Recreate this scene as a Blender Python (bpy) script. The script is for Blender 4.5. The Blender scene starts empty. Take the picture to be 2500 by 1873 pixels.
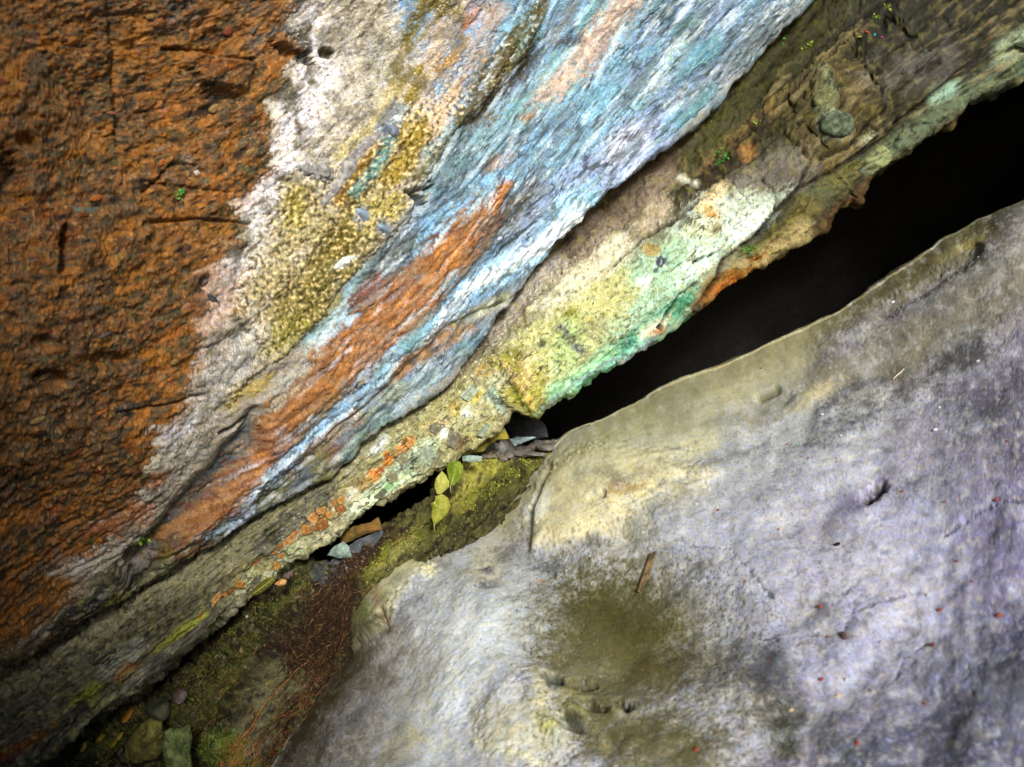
import bpy, bmesh, math, random
import numpy as np
from mathutils import Vector, Matrix
R = math.radians
random.seed(7)
rng = np.random.RandomState(11)
sc = bpy.context.scene
COL = sc.collection

# ------------------------------------------------------------------ camera, sky, sun, exposure
CAM = np.array([0.0, 0.0, 1.3])
cam_d = bpy.data.cameras.new('camera'); cam = bpy.data.objects.new('camera', cam_d); COL.objects.link(cam)
cam.location = CAM; cam.rotation_euler = (R(90), 0, 0)
cam_d.lens = 26; cam_d.sensor_width = 36; cam_d.clip_start = 0.02; cam_d.clip_end = 100
cam_d.dof.use_dof = True; cam_d.dof.focus_distance = 1.12; cam_d.dof.aperture_fstop = 5.6
sc.camera = cam
SHELL_HOLE = .505
SUN_EL, SUN_AZ = 23.0, 12.0          # azimuth: degrees to the right of straight behind the camera
w = bpy.data.worlds.new('World'); sc.world = w; w.use_nodes = True
nt = w.node_tree; nt.nodes.clear()
sky = nt.nodes.new('ShaderNodeTexSky'); sky.sky_type = 'NISHITA'; sky.sun_disc = False
sky.sun_elevation = R(SUN_EL); sky.sun_rotation = R(180 - SUN_AZ)
bg = nt.nodes.new('ShaderNodeBackground'); bg.inputs[1].default_value = 0.15
ow = nt.nodes.new('ShaderNodeOutputWorld')
nt.links.new(sky.outputs[0], bg.inputs[0]); nt.links.new(bg.outputs[0], ow.inputs[0])
sun_d = bpy.data.lights.new('sun', 'SUN'); sun_d.energy = 3.4; sun_d.angle = R(12); sun_d.color = (1, 0.97, 0.92)
sun = bpy.data.objects.new('sun', sun_d); COL.objects.link(sun)
to_sun = Vector((math.sin(R(SUN_AZ)) * math.cos(R(SUN_EL)), -math.cos(R(SUN_AZ)) * math.cos(R(SUN_EL)), math.sin(R(SUN_EL))))
sun.rotation_euler = to_sun.to_track_quat('Z', 'Y').to_euler()
sun.location = (1, -3, 4)
sc.view_settings.view_transform = 'Standard'; sc.view_settings.look = 'None'
sc.view_settings.exposure = 0.66; sc.view_settings.gamma = 1.0
sc.view_settings.use_curve_mapping = False
sc.cycles.max_bounces = 5

# ------------------------------------------------------------------ helpers: naming
def tag(o, label=None, cat=None, group=None, kind=None):
    if label: o['label'] = label
    if cat: o['category'] = cat
    if group: o['group'] = group
    if kind: o['kind'] = kind
    return o
def link(name, me, mat=None, parent=None):
    o = bpy.data.objects.new(name, me); COL.objects.link(o)
    if mat is not None and len(me.materials) == 0: me.materials.append(mat)
    if parent is not None: o.parent = parent
    return o
def empty(name, loc=(0, 0, 0)):
    o = bpy.data.objects.new(name, None); COL.objects.link(o); o.location = loc
    o.empty_display_size = 0.02
    return o

# ------------------------------------------------------------------ frames: photo pixel (2500 x 1873) <-> place
K = 36 / 26 / 2500.0
def ray(px, py):
    px = np.asarray(px, float); py = np.asarray(py, float)
    return np.stack([(px - 1250) * K, np.ones_like(px), -(py - 936.5) * K], -1)
def at(px, py, Y):
    return CAM + ray(px, py) * np.asarray(Y, float)[..., None]
def st(px, py):
    dx = np.asarray(px, float) - 1250; dy = np.asarray(py, float) - 936.5
    return .8 * dx - .6 * dy, -.6 * dx - .8 * dy
def unst(s, t):
    return 1250 + .8 * s - .6 * t, 936.5 - .6 * s - .8 * t

# ------------------------------------------------------------------ noise
_p = np.random.RandomState(3).permutation(4096)
_a = np.random.RandomState(4).rand(4096) * 2 * np.pi
_gx, _gy = np.cos(_a).astype(np.float32), np.sin(_a).astype(np.float32)
def perlin(x, y, seed=0):
    x = np.asarray(x, np.float32); y = np.asarray(y, np.float32)
    xi = np.floor(x).astype(np.int32); yi = np.floor(y).astype(np.int32)
    xf = x - xi; yf = y - yi
    u = xf * xf * xf * (xf * (xf * 6 - 15) + 10); v = yf * yf * yf * (yf * (yf * 6 - 15) + 10)
    h0 = _p[(xi + seed * 131) & 4095]; h1 = _p[(xi + 1 + seed * 131) & 4095]
    def g(h, yy, fx, fy):
        q = _p[(h + yy) & 4095]; return _gx[q] * fx + _gy[q] * fy
    a = g(h0, yi, xf, yf); b = g(h1, yi, xf - 1, yf); c = g(h0, yi + 1, xf, yf - 1); d = g(h1, yi + 1, xf - 1, yf - 1)
    return ((a * (1 - u) + b * u) * (1 - v) + (c * (1 - u) + d * u) * v) * 1.5
def fbm(x, y, oct=3, seed=0, gain=.55):
    s = 0; a = 1; n = 0
    for k in range(oct):
        s = s + a * perlin(x * 2.03 ** k + 17 * k, y * 2.03 ** k - 9 * k, seed + k); n += a * a; a *= gain
    return s / math.sqrt(n)
_wx, _wy, _wr = (np.random.RandomState(q).rand(4096).astype(np.float32) for q in (21, 22, 23))
def worley(x, y, seed=0):
    """broken plates: a random value per plate and the distance to its border"""
    x = np.asarray(x, np.float32); y = np.asarray(y, np.float32); xi = np.floor(x).astype(np.int32); yi = np.floor(y).astype(np.int32)
    d1 = np.full(x.shape, 9., np.float32); d2 = d1.copy(); v = np.zeros(x.shape, np.float32)
    for a in (-1, 0, 1):
        for b in (-1, 0, 1):
            h = _p[(_p[(xi + a + seed * 57) & 4095] + yi + b) & 4095]
            d = np.hypot(xi + a + _wx[h] - x, yi + b + _wy[h] - y); n = d < d1
            d2 = np.where(n, d1, np.minimum(d2, d)); d1 = np.where(n, d, d1); v = np.where(n, _wr[h], v)
    return v, d2 - d1
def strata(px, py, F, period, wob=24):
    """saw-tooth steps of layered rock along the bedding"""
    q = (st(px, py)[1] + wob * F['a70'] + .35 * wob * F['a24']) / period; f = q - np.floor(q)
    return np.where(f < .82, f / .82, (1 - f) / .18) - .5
def smooth(x): x = np.clip(x, 0, 1); return x * x * (3 - 2 * x)
def lerp(a, b, t): return a + (b - a) * t

def angle_over(px, py):       # direction of the bedding, degrees above horizontal to the right
    a = 8 + 34 * smooth((px - 150) / 700) + 16 * smooth((1100 - py) / 1100) * smooth((px - 500) / 700)
    a = a + 22 * smooth((py - 850) / 600) * smooth((700 - px) / 600)
    return np.clip(a - 10 * smooth((px - 1300) / 500), 4, 56)
def angle_band(px, py): return np.full_like(px, 40.0) - 6 * smooth((px - 1700) / 500)
def angle_boulder(px, py): return 24 + 30 * smooth((1500 - px) / 700) * smooth((py - 1100) / 400)
def angle_floor(px, py): return np.full_like(px, 47.0)

def fields(px, py, angf, seed, ars=1.0):
    """noise fields on a surface; an* are stretched along the bedding."""
    F = {}
    for nm, L, o in (('i5', 5, 2), ('i10', 10, 2), ('i24', 24, 3), ('i60', 60, 3), ('i160', 160, 3), ('i400', 400, 2)):
        F[nm] = fbm(px / L, py / L, o, seed + L)
    ang = angf(px, py)
    lo, hi = float(ang.min()), float(ang.max())
    nA = max(1, int(math.ceil((hi - lo) / 9.0))); nodes = np.linspace(lo, hi, nA + 1) if hi - lo > 2 else np.array([lo])
    for nm, L, ar, o in (('a4', 4.5, 4.0, 2), ('a10', 10, 5.0, 2), ('a24', 24, 5.0, 3), ('a70', 70, 4.0, 3)):
        acc = np.zeros_like(px); wt = np.zeros_like(px)
        for A in nodes:
            wgt = np.clip(1 - np.abs(ang - A) / (9.0 if len(nodes) > 1 else 1e9), 0, 1)
            idx = np.nonzero(wgt > 0)
            if len(idx[0]) == 0: continue
            c, s_ = math.cos(R(A)), math.sin(R(A))
            x = px[idx]; y = py[idx]
            u = (x * c - y * s_) / (L * ar * ars); v = (x * s_ + y * c) / L
            acc[idx] += wgt[idx] * fbm(u, v, o, seed + 50 + int(L)); wt[idx] += wgt[idx] ** 2
        F[nm] = acc / np.sqrt(np.maximum(wt, 1e-4))
    for nm, L, ar in (('p', 15, 1.7), ('P', 44, 2.2)):
        A = R(float(np.median(ang))); cx, cy = math.cos(A), math.sin(A); x = px + .5 * L * F['i24'] + .25 * L * F['i10']; y = py + .5 * L * F['a24'] + .2 * L * F['i5']
        F[nm + 'v'], F[nm + 'e'] = worley((x * cx - y * cy) / (L * ar), (x * cy + y * cx) / L, seed + L)
    g = smooth((F['i160'] + .2) / .8)
    F['crk'] = np.exp(-(F['a24'] / .07) ** 2) * g * smooth((F['i60'] + .3) / .5)
    F['crki'] = np.exp(-(F['i60'] / .045) ** 2) * smooth((F['i400'] + .3) / .6)
    return F

# ------------------------------------------------------------------ mineral stains and some painted shade: strokes, blobs and patches on the rock
def seg_dist(px, py, pts):
    best = np.full(px.shape, 1e9); par = np.zeros(px.shape); n = len(pts) - 1
    for i in range(n):
        x0, y0 = pts[i]; x1, y1 = pts[i + 1]
        dx, dy = x1 - x0, y1 - y0; L2 = dx * dx + dy * dy + 1e-9
        t = np.clip(((px - x0) * dx + (py - y0) * dy) / L2, 0, 1)
        d = np.hypot(px - x0 - t * dx, py - y0 - t * dy)
        m = d < best; best[m] = d[m]; par[m] = (i + t[m]) / n
    return best, par
def poly_sd(px, py, pts):
    pts = list(pts); d, _ = seg_dist(px, py, pts + [pts[0]])
    ins = np.zeros(px.shape, bool); n = len(pts)
    for i in range(n):
        x0, y0 = pts[i]; x1, y1 = pts[(i + 1) % n]
        if y0 == y1: continue
        c = ((y0 > py) != (y1 > py)) & (px < (x1 - x0) * (py - y0) / (y1 - y0) + x0)
        ins ^= c
    return np.where(ins, d, -d)
def col(h):
    h = h.lstrip('#'); c = np.array([int(h[i:i + 2], 16) for i in (0, 2, 4)]) / 255.0
    return np.where(c <= .04045, c / 12.92, ((c + .055) / 1.055) ** 2.4)

def mask_of(it, px, py, F):
    k = it[0]; o = it[-1] if isinstance(it[-1], dict) else {}
    soft = o.get('soft', 16) * 1.25; rag = o.get('rag', 16) * 1.25
    if k == 'B':
        cx, cy, rx, ry, ang = it[1]; big = max(rx, ry) + rag * 2 + soft
        sel = np.nonzero((np.abs(px - cx) < big) & (np.abs(py - cy) < big))
        if len(sel[0]) == 0: return None, None
        x = px[sel] - cx; y = py[sel] - cy; c, s_ = math.cos(R(ang)), math.sin(R(ang))
        u = (x * c - y * s_) / rx; v = (x * s_ + y * c) / ry
        d = (1 - np.hypot(u, v)) * min(rx, ry)
    else:
        pts = np.array(it[1], float); wd = it[2] if k == 'S' else 0
        wmax = max(wd) if isinstance(wd, (tuple, list)) else wd
        big = wmax + rag * 2 + soft
        sel = np.nonzero((px > pts[:, 0].min() - big) & (px < pts[:, 0].max() + big) & (py > pts[:, 1].min() - big) & (py < pts[:, 1].max() + big))
        if len(sel[0]) == 0: return None, None
        if k == 'S':
            d, par = seg_dist(px[sel], py[sel], [tuple(p) for p in pts])
            if isinstance(wd, (tuple, list)): wd = np.interp(par, np.linspace(0, 1, len(wd)), wd)
            d = wd - d
        else: d = poly_sd(px[sel], py[sel], [tuple(p) for p in pts])
    n = (F['a24'][sel] * .45 + F['a10'][sel] * .35 + F['i10'][sel] * .28 + F['i5'][sel] * .4)
    if o.get('iso'): n = F['i24'][sel] * .6 + F['i10'][sel] * .4
    m = smooth(.5 + (d + rag * n) / soft)
    if 'f' in o:                                      # broken up by a noise field
        for f, th, sf in ([o['f']] if isinstance(o['f'][0], str) else o['f']):
            m = m * smooth(.5 + (F[f][sel] - th) / sf)
    return sel, m * o.get('a', 1.0)
def paint(C, px, py, F, items, G=None):
    for it in items:
        sel, m = mask_of(it, px, py, F)
        if sel is None: continue
        c = col(it[-2]) if isinstance(it[-1], dict) else col(it[-1])
        C[sel] = C[sel] * (1 - m[:, None]) + c * m[:, None]
    return C
def relief(H, px, py, F, items):
    """('B'|'S'|'P', shape, ..., height_m, opts): raises or sinks the rock"""
    for it in items:
        sel, m = mask_of(it, px, py, F)
        if sel is None: continue
        H[sel] += it[-2] * m
    return H

# ------------------------------------------------------------------ depth of each rock face (inverse depth, so that planes stay planes)
class Depth:
    def __init__(s, pts):
        p = np.array(pts, float); s.x = p[:, :2] / 1000.0; wv = 1 / p[:, 2]
        n = len(p); d = np.linalg.norm(s.x[:, None] - s.x[None], axis=2)
        A = np.zeros((n + 3, n + 3)); A[:n, :n] = s.k(d) + np.eye(n) * .02; A[:n, n] = 1; A[:n, n + 1:] = s.x
        A[n:, :n] = A[:n, n:].T
        s.c = np.linalg.solve(A, np.concatenate([wv, [0, 0, 0]])); s.n = n
    def k(s, d): return np.where(d > 1e-6, d * d * np.log(d + 1e-9), 0) * np.exp(-d * .6)
    def __call__(s, px, py):
        x = px / 1000.0; y = py / 1000.0; wv = s.c[s.n] + s.c[s.n + 1] * x + s.c[s.n + 2] * y
        for i in range(s.n): wv = wv + s.c[i] * s.k(np.hypot(x - s.x[i, 0], y - s.x[i, 1]))
        return 1 / np.clip(wv, .35, 6)
D_OVER = Depth([(0, 1640, .86), (400, 1400, .95), (800, 1170, 1.06), (1200, 790, 1.17), (1600, 400, 1.3), (1990, 0, 1.45), (0, 0, .66), (0, 900, .70),
                (700, 0, .90), (600, 600, .90), (1300, 0, 1.16), (900, 600, 1.0), (300, 300, .76), (1100, 300, 1.06), (500, 1100, .92)])
D_BAND = Depth([(0, 1640, .90), (400, 1400, .985), (800, 1170, 1.09), (1200, 790, 1.215), (1600, 400, 1.33), (1990, 0, 1.47),
                (163, 1809, .88), (613, 1452, 1.02), (1000, 1130, 1.12), (1300, 980, 1.17), (1472, 870, 1.21), (1800, 620, 1.27), (2187, 380, 1.33), (2500, 170, 1.40), (1400, 760, 1.18), (1800, 400, 1.28), (2200, 100, 1.36), (2200, -150, 1.46), (2600, -450, 1.6), (3100, -900, 1.8), (2900, -50, 1.5), (3300, -350, 1.65), (-700, 2200, .8)])
D_BOULD = Depth([(1411, 1060, 1.22), (1900, 840, 1.27), (2500, 510, 1.30), (1250, 1200, 1.14), (940, 1400, 1.0), (650, 1873, .80), (1250, 1873, .64),
                 (2500, 1873, .50), (1500, 1400, .88), (2500, 1200, .74), (1900, 1200, .90), (1400, 1200, 1.04), (1100, 1600, .82), (2000, 1700, .62)])
D_FLOOR = Depth([(1400, 1100, 1.33), (1200, 1180, 1.22), (1100, 1270, 1.12), (1000, 1270, 1.18), (900, 1500, 1.04), (700, 1600, .99), (700, 1450, 1.04), (500, 1620, 1.03), (560, 1500, 1.09), (400, 1650, 1.05), (250, 1760, 1.02),
                 (100, 1873, 1.0), (0, 1800, 1.02), (650, 1873, .93), (760, 1700, .97), (400, 1800, .95)])

E_CRACK = [(-3300, 330), (-1422, 187), (-1000, 135), (-616, 95), (-500, 83), (-345, 114), (-230, 104), (-120, 102), (-44, 122), (111, 158), (298, 197), (454, 222), (741, 247), (1154, 305), (1700, 370), (3300, 520)]
E_BAND = [(-3300, -10), (-1393, -46), (-1152, -65), (-958, -42), (-819, -31), (-649, -31), (-468, -44), (-253, -63), (-176, -72), (-105, -76), (-60, -68), (-42, -64), (-30, -85), (-8, -107), (10, -111), (80, -106), (193, -112), (280, -128),
          (370, -138), (465, -133), (560, -122), (680, -136), (783, -151), (840, -148), (900, -139), (940, -146), (951, -168), (965, -146), (1000, -133), (1072, -133), (1130, -138), (1190, -120), (1225, -138), (1240, -150), (1262, -140), (1300, -122), (1447, -154), (1700, -190), (2000, -210), (3300, -190)]
E_BOULD = [(-3300, -500), (-1500, -520), (-1042, -395), (-850, -325), (-730, -285), (-680, -235), (-630, -190), (-575, -168), (-520, -177), (-377, -176), (-167, -198), (-18, -191), (59, -189), (150, -203), (272, -221), (420, -262), (613, -310), (740, -338), (893, -343), (1040, -352), (1150, -372), (1261, -402), (1560, -440), (1800, -260), (2000, -100), (3300, 50)]
E_FLOOR = [(-3300, 0), (-1393, -20), (-1160, -50), (-1130, -86), (-1040, -88), (-1000, -20), (-675, -20), (-604, -89), (-516, -105), (-466, -96), (-388, -101), (-318, -110), (-295, -60), (-206, -60), (-150, -105), (-33, -155), (60, -215), (400, -420), (3300, -900)]
def edge(E, s, wig=5.0, seed=0):
    e = np.array(E, float); v = np.interp(s, e[:, 0], e[:, 1])
    return v + wig * fbm(s / 45.0, s * 0 + seed * 3.3, 4, seed + 7)

def s_samples(s0, s1, n, ext=3000, m=26):
    core = np.linspace(s0, s1, n); st_ = (s1 - s0) / n
    q = np.cumsum(st_ * np.power(np.full(m, 1.22), np.arange(m))); q = q / q[-1]
    return np.concatenate([s0 - (q * (ext + s0 if s0 > -ext else 100))[::-1], core, s1 + q * (ext - s1)])
def ease(n, m, tot_core, tot_ext):
    """row parameter: n dense rows then m growing ones, returns distance array"""
    a = np.linspace(0, tot_core, n); q = np.power(np.linspace(0, 1, m + 1)[1:], 1.8)
    return a, q

SURF = {}
SAT = {'boulder': 1.0, 'rock_ledge': 1.0, 'rock_overhang': 1.0, 'mossy_ground': .9}
def build_surface(name, s, E, depth, sign, span, n, ext, m, roll_px, roll_n, back, back_n, angf, seed, amp, base, items, bumps, wig, mat, extra=None, drift=.12, ars=1.0):
    """sheet hanging from its edge curve; sign=+1 grows up-left of the edge, -1 down-right.
       rows: [deep inside ... rolled lip ... edge ... visible face ... beyond the frame]"""
    te = edge(E, s, wig, seed)
    core = span(s, te)                              # visible length per column in px
    a = np.linspace(0, 1, n); q = np.power(np.linspace(0, 1, m + 1)[1:], 1.6)
    T = te[:, None] + sign * (roll_px + np.concatenate([core[:, None] * a[None], core[:, None] + ext * q[None]], 1))
    S = np.repeat(s[:, None], T.shape[1], 1)
    px, py = unst(S, T)
    Y = depth(px, py)
    if extra is not None: Y = Y + extra(S, T, te[:, None], px, py)
    P = at(px, py, Y)
    # rolled lip and the hidden underside
    E0 = P[:, 0]; sc_m = (Y[:, 0] * K)
    tx, ty = unst(np.array([0., 0.]), np.array([0., 1.])); dT = np.array([(tx[1] - tx[0]), 0, -(ty[1] - ty[0])]) * (-sign)
    rr = roll_px * sc_m * .8
    rows = []; Tv = []
    for k in range(1, roll_n + 1):
        f = R(90) * k / roll_n
        rows.append(E0 + dT * (rr * math.sin(f))[:, None] * 1.15 + np.array([0, 1.0, 0]) * (rr * 2.0 * (1 - math.cos(f)))[:, None])
        Tv.append(te + sign * roll_px - sign * roll_px * 2.2 * k / roll_n)
    L0 = rows[-1]; into = (L0 - CAM) / (L0 - CAM)[:, 1:2]
    for k in range(1, back_n + 1):
        d = back * (k / back_n) ** 1.5
        rows.append(L0 + into * d - dT * d * drift)
        Tv.append(te - sign * (roll_px * 1.2 + d / K * .8))
    P = np.concatenate([np.stack(rows[::-1], 1), P], 1)
    T = np.concatenate([np.stack(Tv[::-1], 1), T], 1); S = np.repeat(s[:, None], T.shape[1], 1)
    nb = roll_n + back_n
    px, py = unst(S, T)
    F = fields(px, py, angf, seed, ars); F['str'] = strata(px, py, F, 30 if name == 'rock_ledge' else 34)
    # normals of the smooth face, then relief along them
    gu = np.gradient(P, axis=0); gv = np.gradient(P, axis=1); N = np.cross(gu, gv); N /= np.linalg.norm(N, axis=2)[..., None] + 1e-12
    if (N[:, nb + 3] * (P[:, nb + 3] - CAM)).sum() > 0: N = -N
    H = amp(px, py, F); H = relief(H, px, py, F, bumps)
    P = P + N * H[..., None]
    C = np.empty(px.shape + (3,)); C[:] = col(base)
    Tc = np.maximum(T, te[:, None] + 3) if sign > 0 else np.minimum(T, te[:, None] - 3)      # the edge's own colour runs on round its lip
    pcx, pcy = unst(S, Tc)
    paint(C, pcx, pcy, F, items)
    C = C * (np.maximum(C.mean(-1, keepdims=True), .01) / .34) ** .33
    lum = (C @ np.array([.3, .59, .11]))[..., None]; C = lum + SAT.get(name, 1.12) * (C - lum); C[..., 1] += .05 * np.clip(C[..., 0] - C[..., 1], 0, 1)
    ns, nt_ = px.shape
    me = bpy.data.meshes.new(name)
    i = np.arange(ns - 1)[:, None] * nt_ + np.arange(nt_ - 1)[None]
    quads = np.stack([i, i + nt_, i + nt_ + 1, i + 1], -1).reshape(-1, 4)
    if sign < 0: quads = quads[:, ::-1]
    nf = len(quads)
    me.vertices.add(ns * nt_); me.vertices.foreach_set('co', P.astype(np.float32).ravel())
    me.loops.add(nf * 4); me.loops.foreach_set('vertex_index', quads.astype(np.int32).ravel())
    me.polygons.add(nf); me.polygons.foreach_set('loop_start', (np.arange(nf) * 4).astype(np.int32))
    me.polygons.foreach_set('use_smooth', np.ones(nf, bool))
    me.update(calc_edges=True)
    at_ = me.attributes.new('stain', 'FLOAT_COLOR', 'POINT')
    at_.data.foreach_set('color', np.concatenate([np.clip(C, 0, 1), np.ones(px.shape + (1,))], -1).astype(np.float32).ravel())
    o = link(name, me, mat)
    SURF[name] = dict(P=P, N=N, s=s, te=te, core=core, sign=sign, nb=nb, n=n, roll=roll_px, C=C)
    return o
def hit(name, px, py):
    """point and outward normal of a built face under a photo position"""
    g = SURF[name]; s_, t_ = st(px, py)
    i = int(np.argmin(np.abs(g['s'] - s_))); d = g['sign'] * (t_ - g['te'][i]) - g['roll']
    j = int(round(d / max(g['core'][i], 1) * (g['n'] - 1))); j = g['nb'] + min(max(j, 0), g['n'] - 1)
    n = g['N'][max(0, i - 2):i + 3, max(0, j - 2):j + 3].mean((0, 1))
    return Vector(g['P'][i, j]), Vector(n).normalized()

# ------------------------------------------------------------------ materials
def rock_surface_mat(name, rough=.78, grain=.0011, spec=.2, speck=1.0):
    m = bpy.data.materials.new(name); m.use_nodes = True; t = m.node_tree; b = t.nodes['Principled BSDF']
    at_ = t.nodes.new('ShaderNodeAttribute'); at_.attribute_name = 'stain'
    tc = t.nodes.new('ShaderNodeTexCoord')
    n1 = t.nodes.new('ShaderNodeTexNoise'); n1.inputs['Scale'].default_value = 420; n1.inputs['Detail'].default_value = 4; n1.inputs['Roughness'].default_value = .7
    n2 = t.nodes.new('ShaderNodeTexNoise'); n2.inputs['Scale'].default_value = 130; n2.inputs['Detail'].default_value = 5; n2.inputs['Roughness'].default_value = .65
    for n in (n1, n2): t.links.new(tc.outputs['Object'], n.inputs['Vector'])
    def NZ(scale, detail=4, rgh=.65, dist=0.0):
        n = t.nodes.new('ShaderNodeTexNoise'); n.inputs['Scale'].default_value = scale; n.inputs['Detail'].default_value = detail; n.inputs['Roughness'].default_value = rgh; n.inputs['Distortion'].default_value = dist
        t.links.new(tc.outputs['Object'], n.inputs['Vector']); return n
    def MR(src, a, b_, c_, d):
        m_ = t.nodes.new('ShaderNodeMapRange'); m_.inputs[1].default_value = a; m_.inputs[2].default_value = b_; m_.inputs[3].default_value = c_; m_.inputs[4].default_value = d
        t.links.new(src, m_.inputs[0]); return m_.outputs[0]
    def MU(x, y):
        m_ = t.nodes.new('ShaderNodeMath'); m_.operation = 'MULTIPLY'; t.links.new(x, m_.inputs[0]); t.links.new(y, m_.inputs[1]); return m_.outputs[0]
    g1 = MR(n1.outputs[0], .3, .7, 1 - .42 * speck, 1 + .42 * speck)
    n3 = NZ(230, 5, .7, .4); g2 = MR(n3.outputs[0], .56, .66, 1.0, 1 - .55 * speck)      # dark pores
    n4 = NZ(75, 5, .7, .3); g3 = MR(n4.outputs[0], .35, .65, 1 - .22 * speck, 1 + .22 * speck)
    g = MU(MU(g1, g2), g3)
    n5 = NZ(120, 3, .6); tint = t.nodes.new('ShaderNodeMix'); tint.data_type = 'VECTOR'; tint.inputs[4].default_value = (1.06, 1.01, .88); tint.inputs[5].default_value = (.94, .99, 1.10)
    t.links.new(MR(n5.outputs[0], .38, .62, 0, 1), tint.inputs[0])
    tm = t.nodes.new('ShaderNodeVectorMath'); tm.operation = 'MULTIPLY'; t.links.new(at_.outputs['Color'], tm.inputs[0]); t.links.new(tint.outputs[1], tm.inputs[1])
    mx = t.nodes.new('ShaderNodeVectorMath'); mx.operation = 'SCALE'
    t.links.new(tm.outputs[0], mx.inputs[0]); t.links.new(g, mx.inputs['Scale'])
    t.links.new(mx.outputs[0], b.inputs['Base Color'])
    rr = t.nodes.new('ShaderNodeMapRange'); rr.inputs[1].default_value = .35; rr.inputs[2].default_value = .65; rr.inputs[3].default_value = rough - .18; rr.inputs[4].default_value = min(1, rough + .15)
    t.links.new(n2.outputs[0], rr.inputs[0]); t.links.new(rr.outputs[0], b.inputs['Roughness'])
    b.inputs['Specular IOR Level'].default_value = spec
    ad = t.nodes.new('ShaderNodeMath'); ad.operation = 'ADD'; t.links.new(n1.outputs[0], ad.inputs[0]); t.links.new(n2.outputs[0], ad.inputs[1])
    bp = t.nodes.new('ShaderNodeBump'); bp.inputs['Strength'].default_value = .8; bp.inputs['Distance'].default_value = grain
    t.links.new(ad.outputs[0], bp.inputs['Height']); t.links.new(bp.outputs[0], b.inputs['Normal'])
    return m
_mats = {}
def mat(c1, c2, c3=None, scale=60, rough=.75, bump=.001, stretch=None, spec=.35, trans=0):
    """mottled material of two or three colours"""
    key = (c1, c2, c3, scale, rough, bump, stretch, spec, trans)
    if key in _mats: return _mats[key]
    m = bpy.data.materials.new('mineral'); m.use_nodes = True; t = m.node_tree; b = t.nodes['Principled BSDF']
    tc = t.nodes.new('ShaderNodeTexCoord'); mp = t.nodes.new('ShaderNodeMapping')
    if stretch: mp.inputs['Scale'].default_value = stretch
    n = t.nodes.new('ShaderNodeTexNoise'); n.inputs['Scale'].default_value = scale; n.inputs['Detail'].default_value = 6; n.inputs['Roughness'].default_value = .68
    cr = t.nodes.new('ShaderNodeValToRGB'); e = cr.color_ramp.elements
    e[0].position = .36; e[0].color = (*col(c1), 1); e[1].position = .64; e[1].color = (*col(c3 or c2), 1)
    if c3: x = e.new(.5); x.color = (*col(c2), 1)
    t.links.new(tc.outputs['Object'], mp.inputs[0]); t.links.new(mp.outputs[0], n.inputs['Vector']); t.links.new(n.outputs[0], cr.inputs[0]); t.links.new(cr.outputs[0], b.inputs['Base Color'])
    n2 = t.nodes.new('ShaderNodeTexNoise'); n2.inputs['Scale'].default_value = scale * 5; n2.inputs['Detail'].default_value = 4
    t.links.new(mp.outputs[0], n2.inputs['Vector'])
    ad = t.nodes.new('ShaderNodeMath'); ad.operation = 'ADD'; t.links.new(n.outputs[0], ad.inputs[0]); t.links.new(n2.outputs[0], ad.inputs[1])
    bp = t.nodes.new('ShaderNodeBump'); bp.inputs['Strength'].default_value = .8; bp.inputs['Distance'].default_value = bump
    t.links.new(ad.outputs[0], bp.inputs['Height']); t.links.new(bp.outputs[0], b.inputs['Normal'])
    b.inputs['Roughness'].default_value = rough; b.inputs['Specular IOR Level'].default_value = spec
    if trans: b.inputs['Subsurface Weight'].default_value = trans; b.inputs['Subsurface Radius'].default_value = (.004, .006, .002)
    _mats[key] = m
    return m
M_OVER = rock_surface_mat('overhang_rock', .72); M_BAND = rock_surface_mat('ledge_rock', .7)
M_BOULD = rock_surface_mat('boulder_rock', .75, .0005, speck=.4); M_FLOOR = rock_surface_mat('soil_rock', .85, .0012)
def full_grid():
    return s_samples(-1800, 1800, 1090)
def dark_f(f='a10', th=.2, sf=.5): return (f, th, sf)

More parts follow.
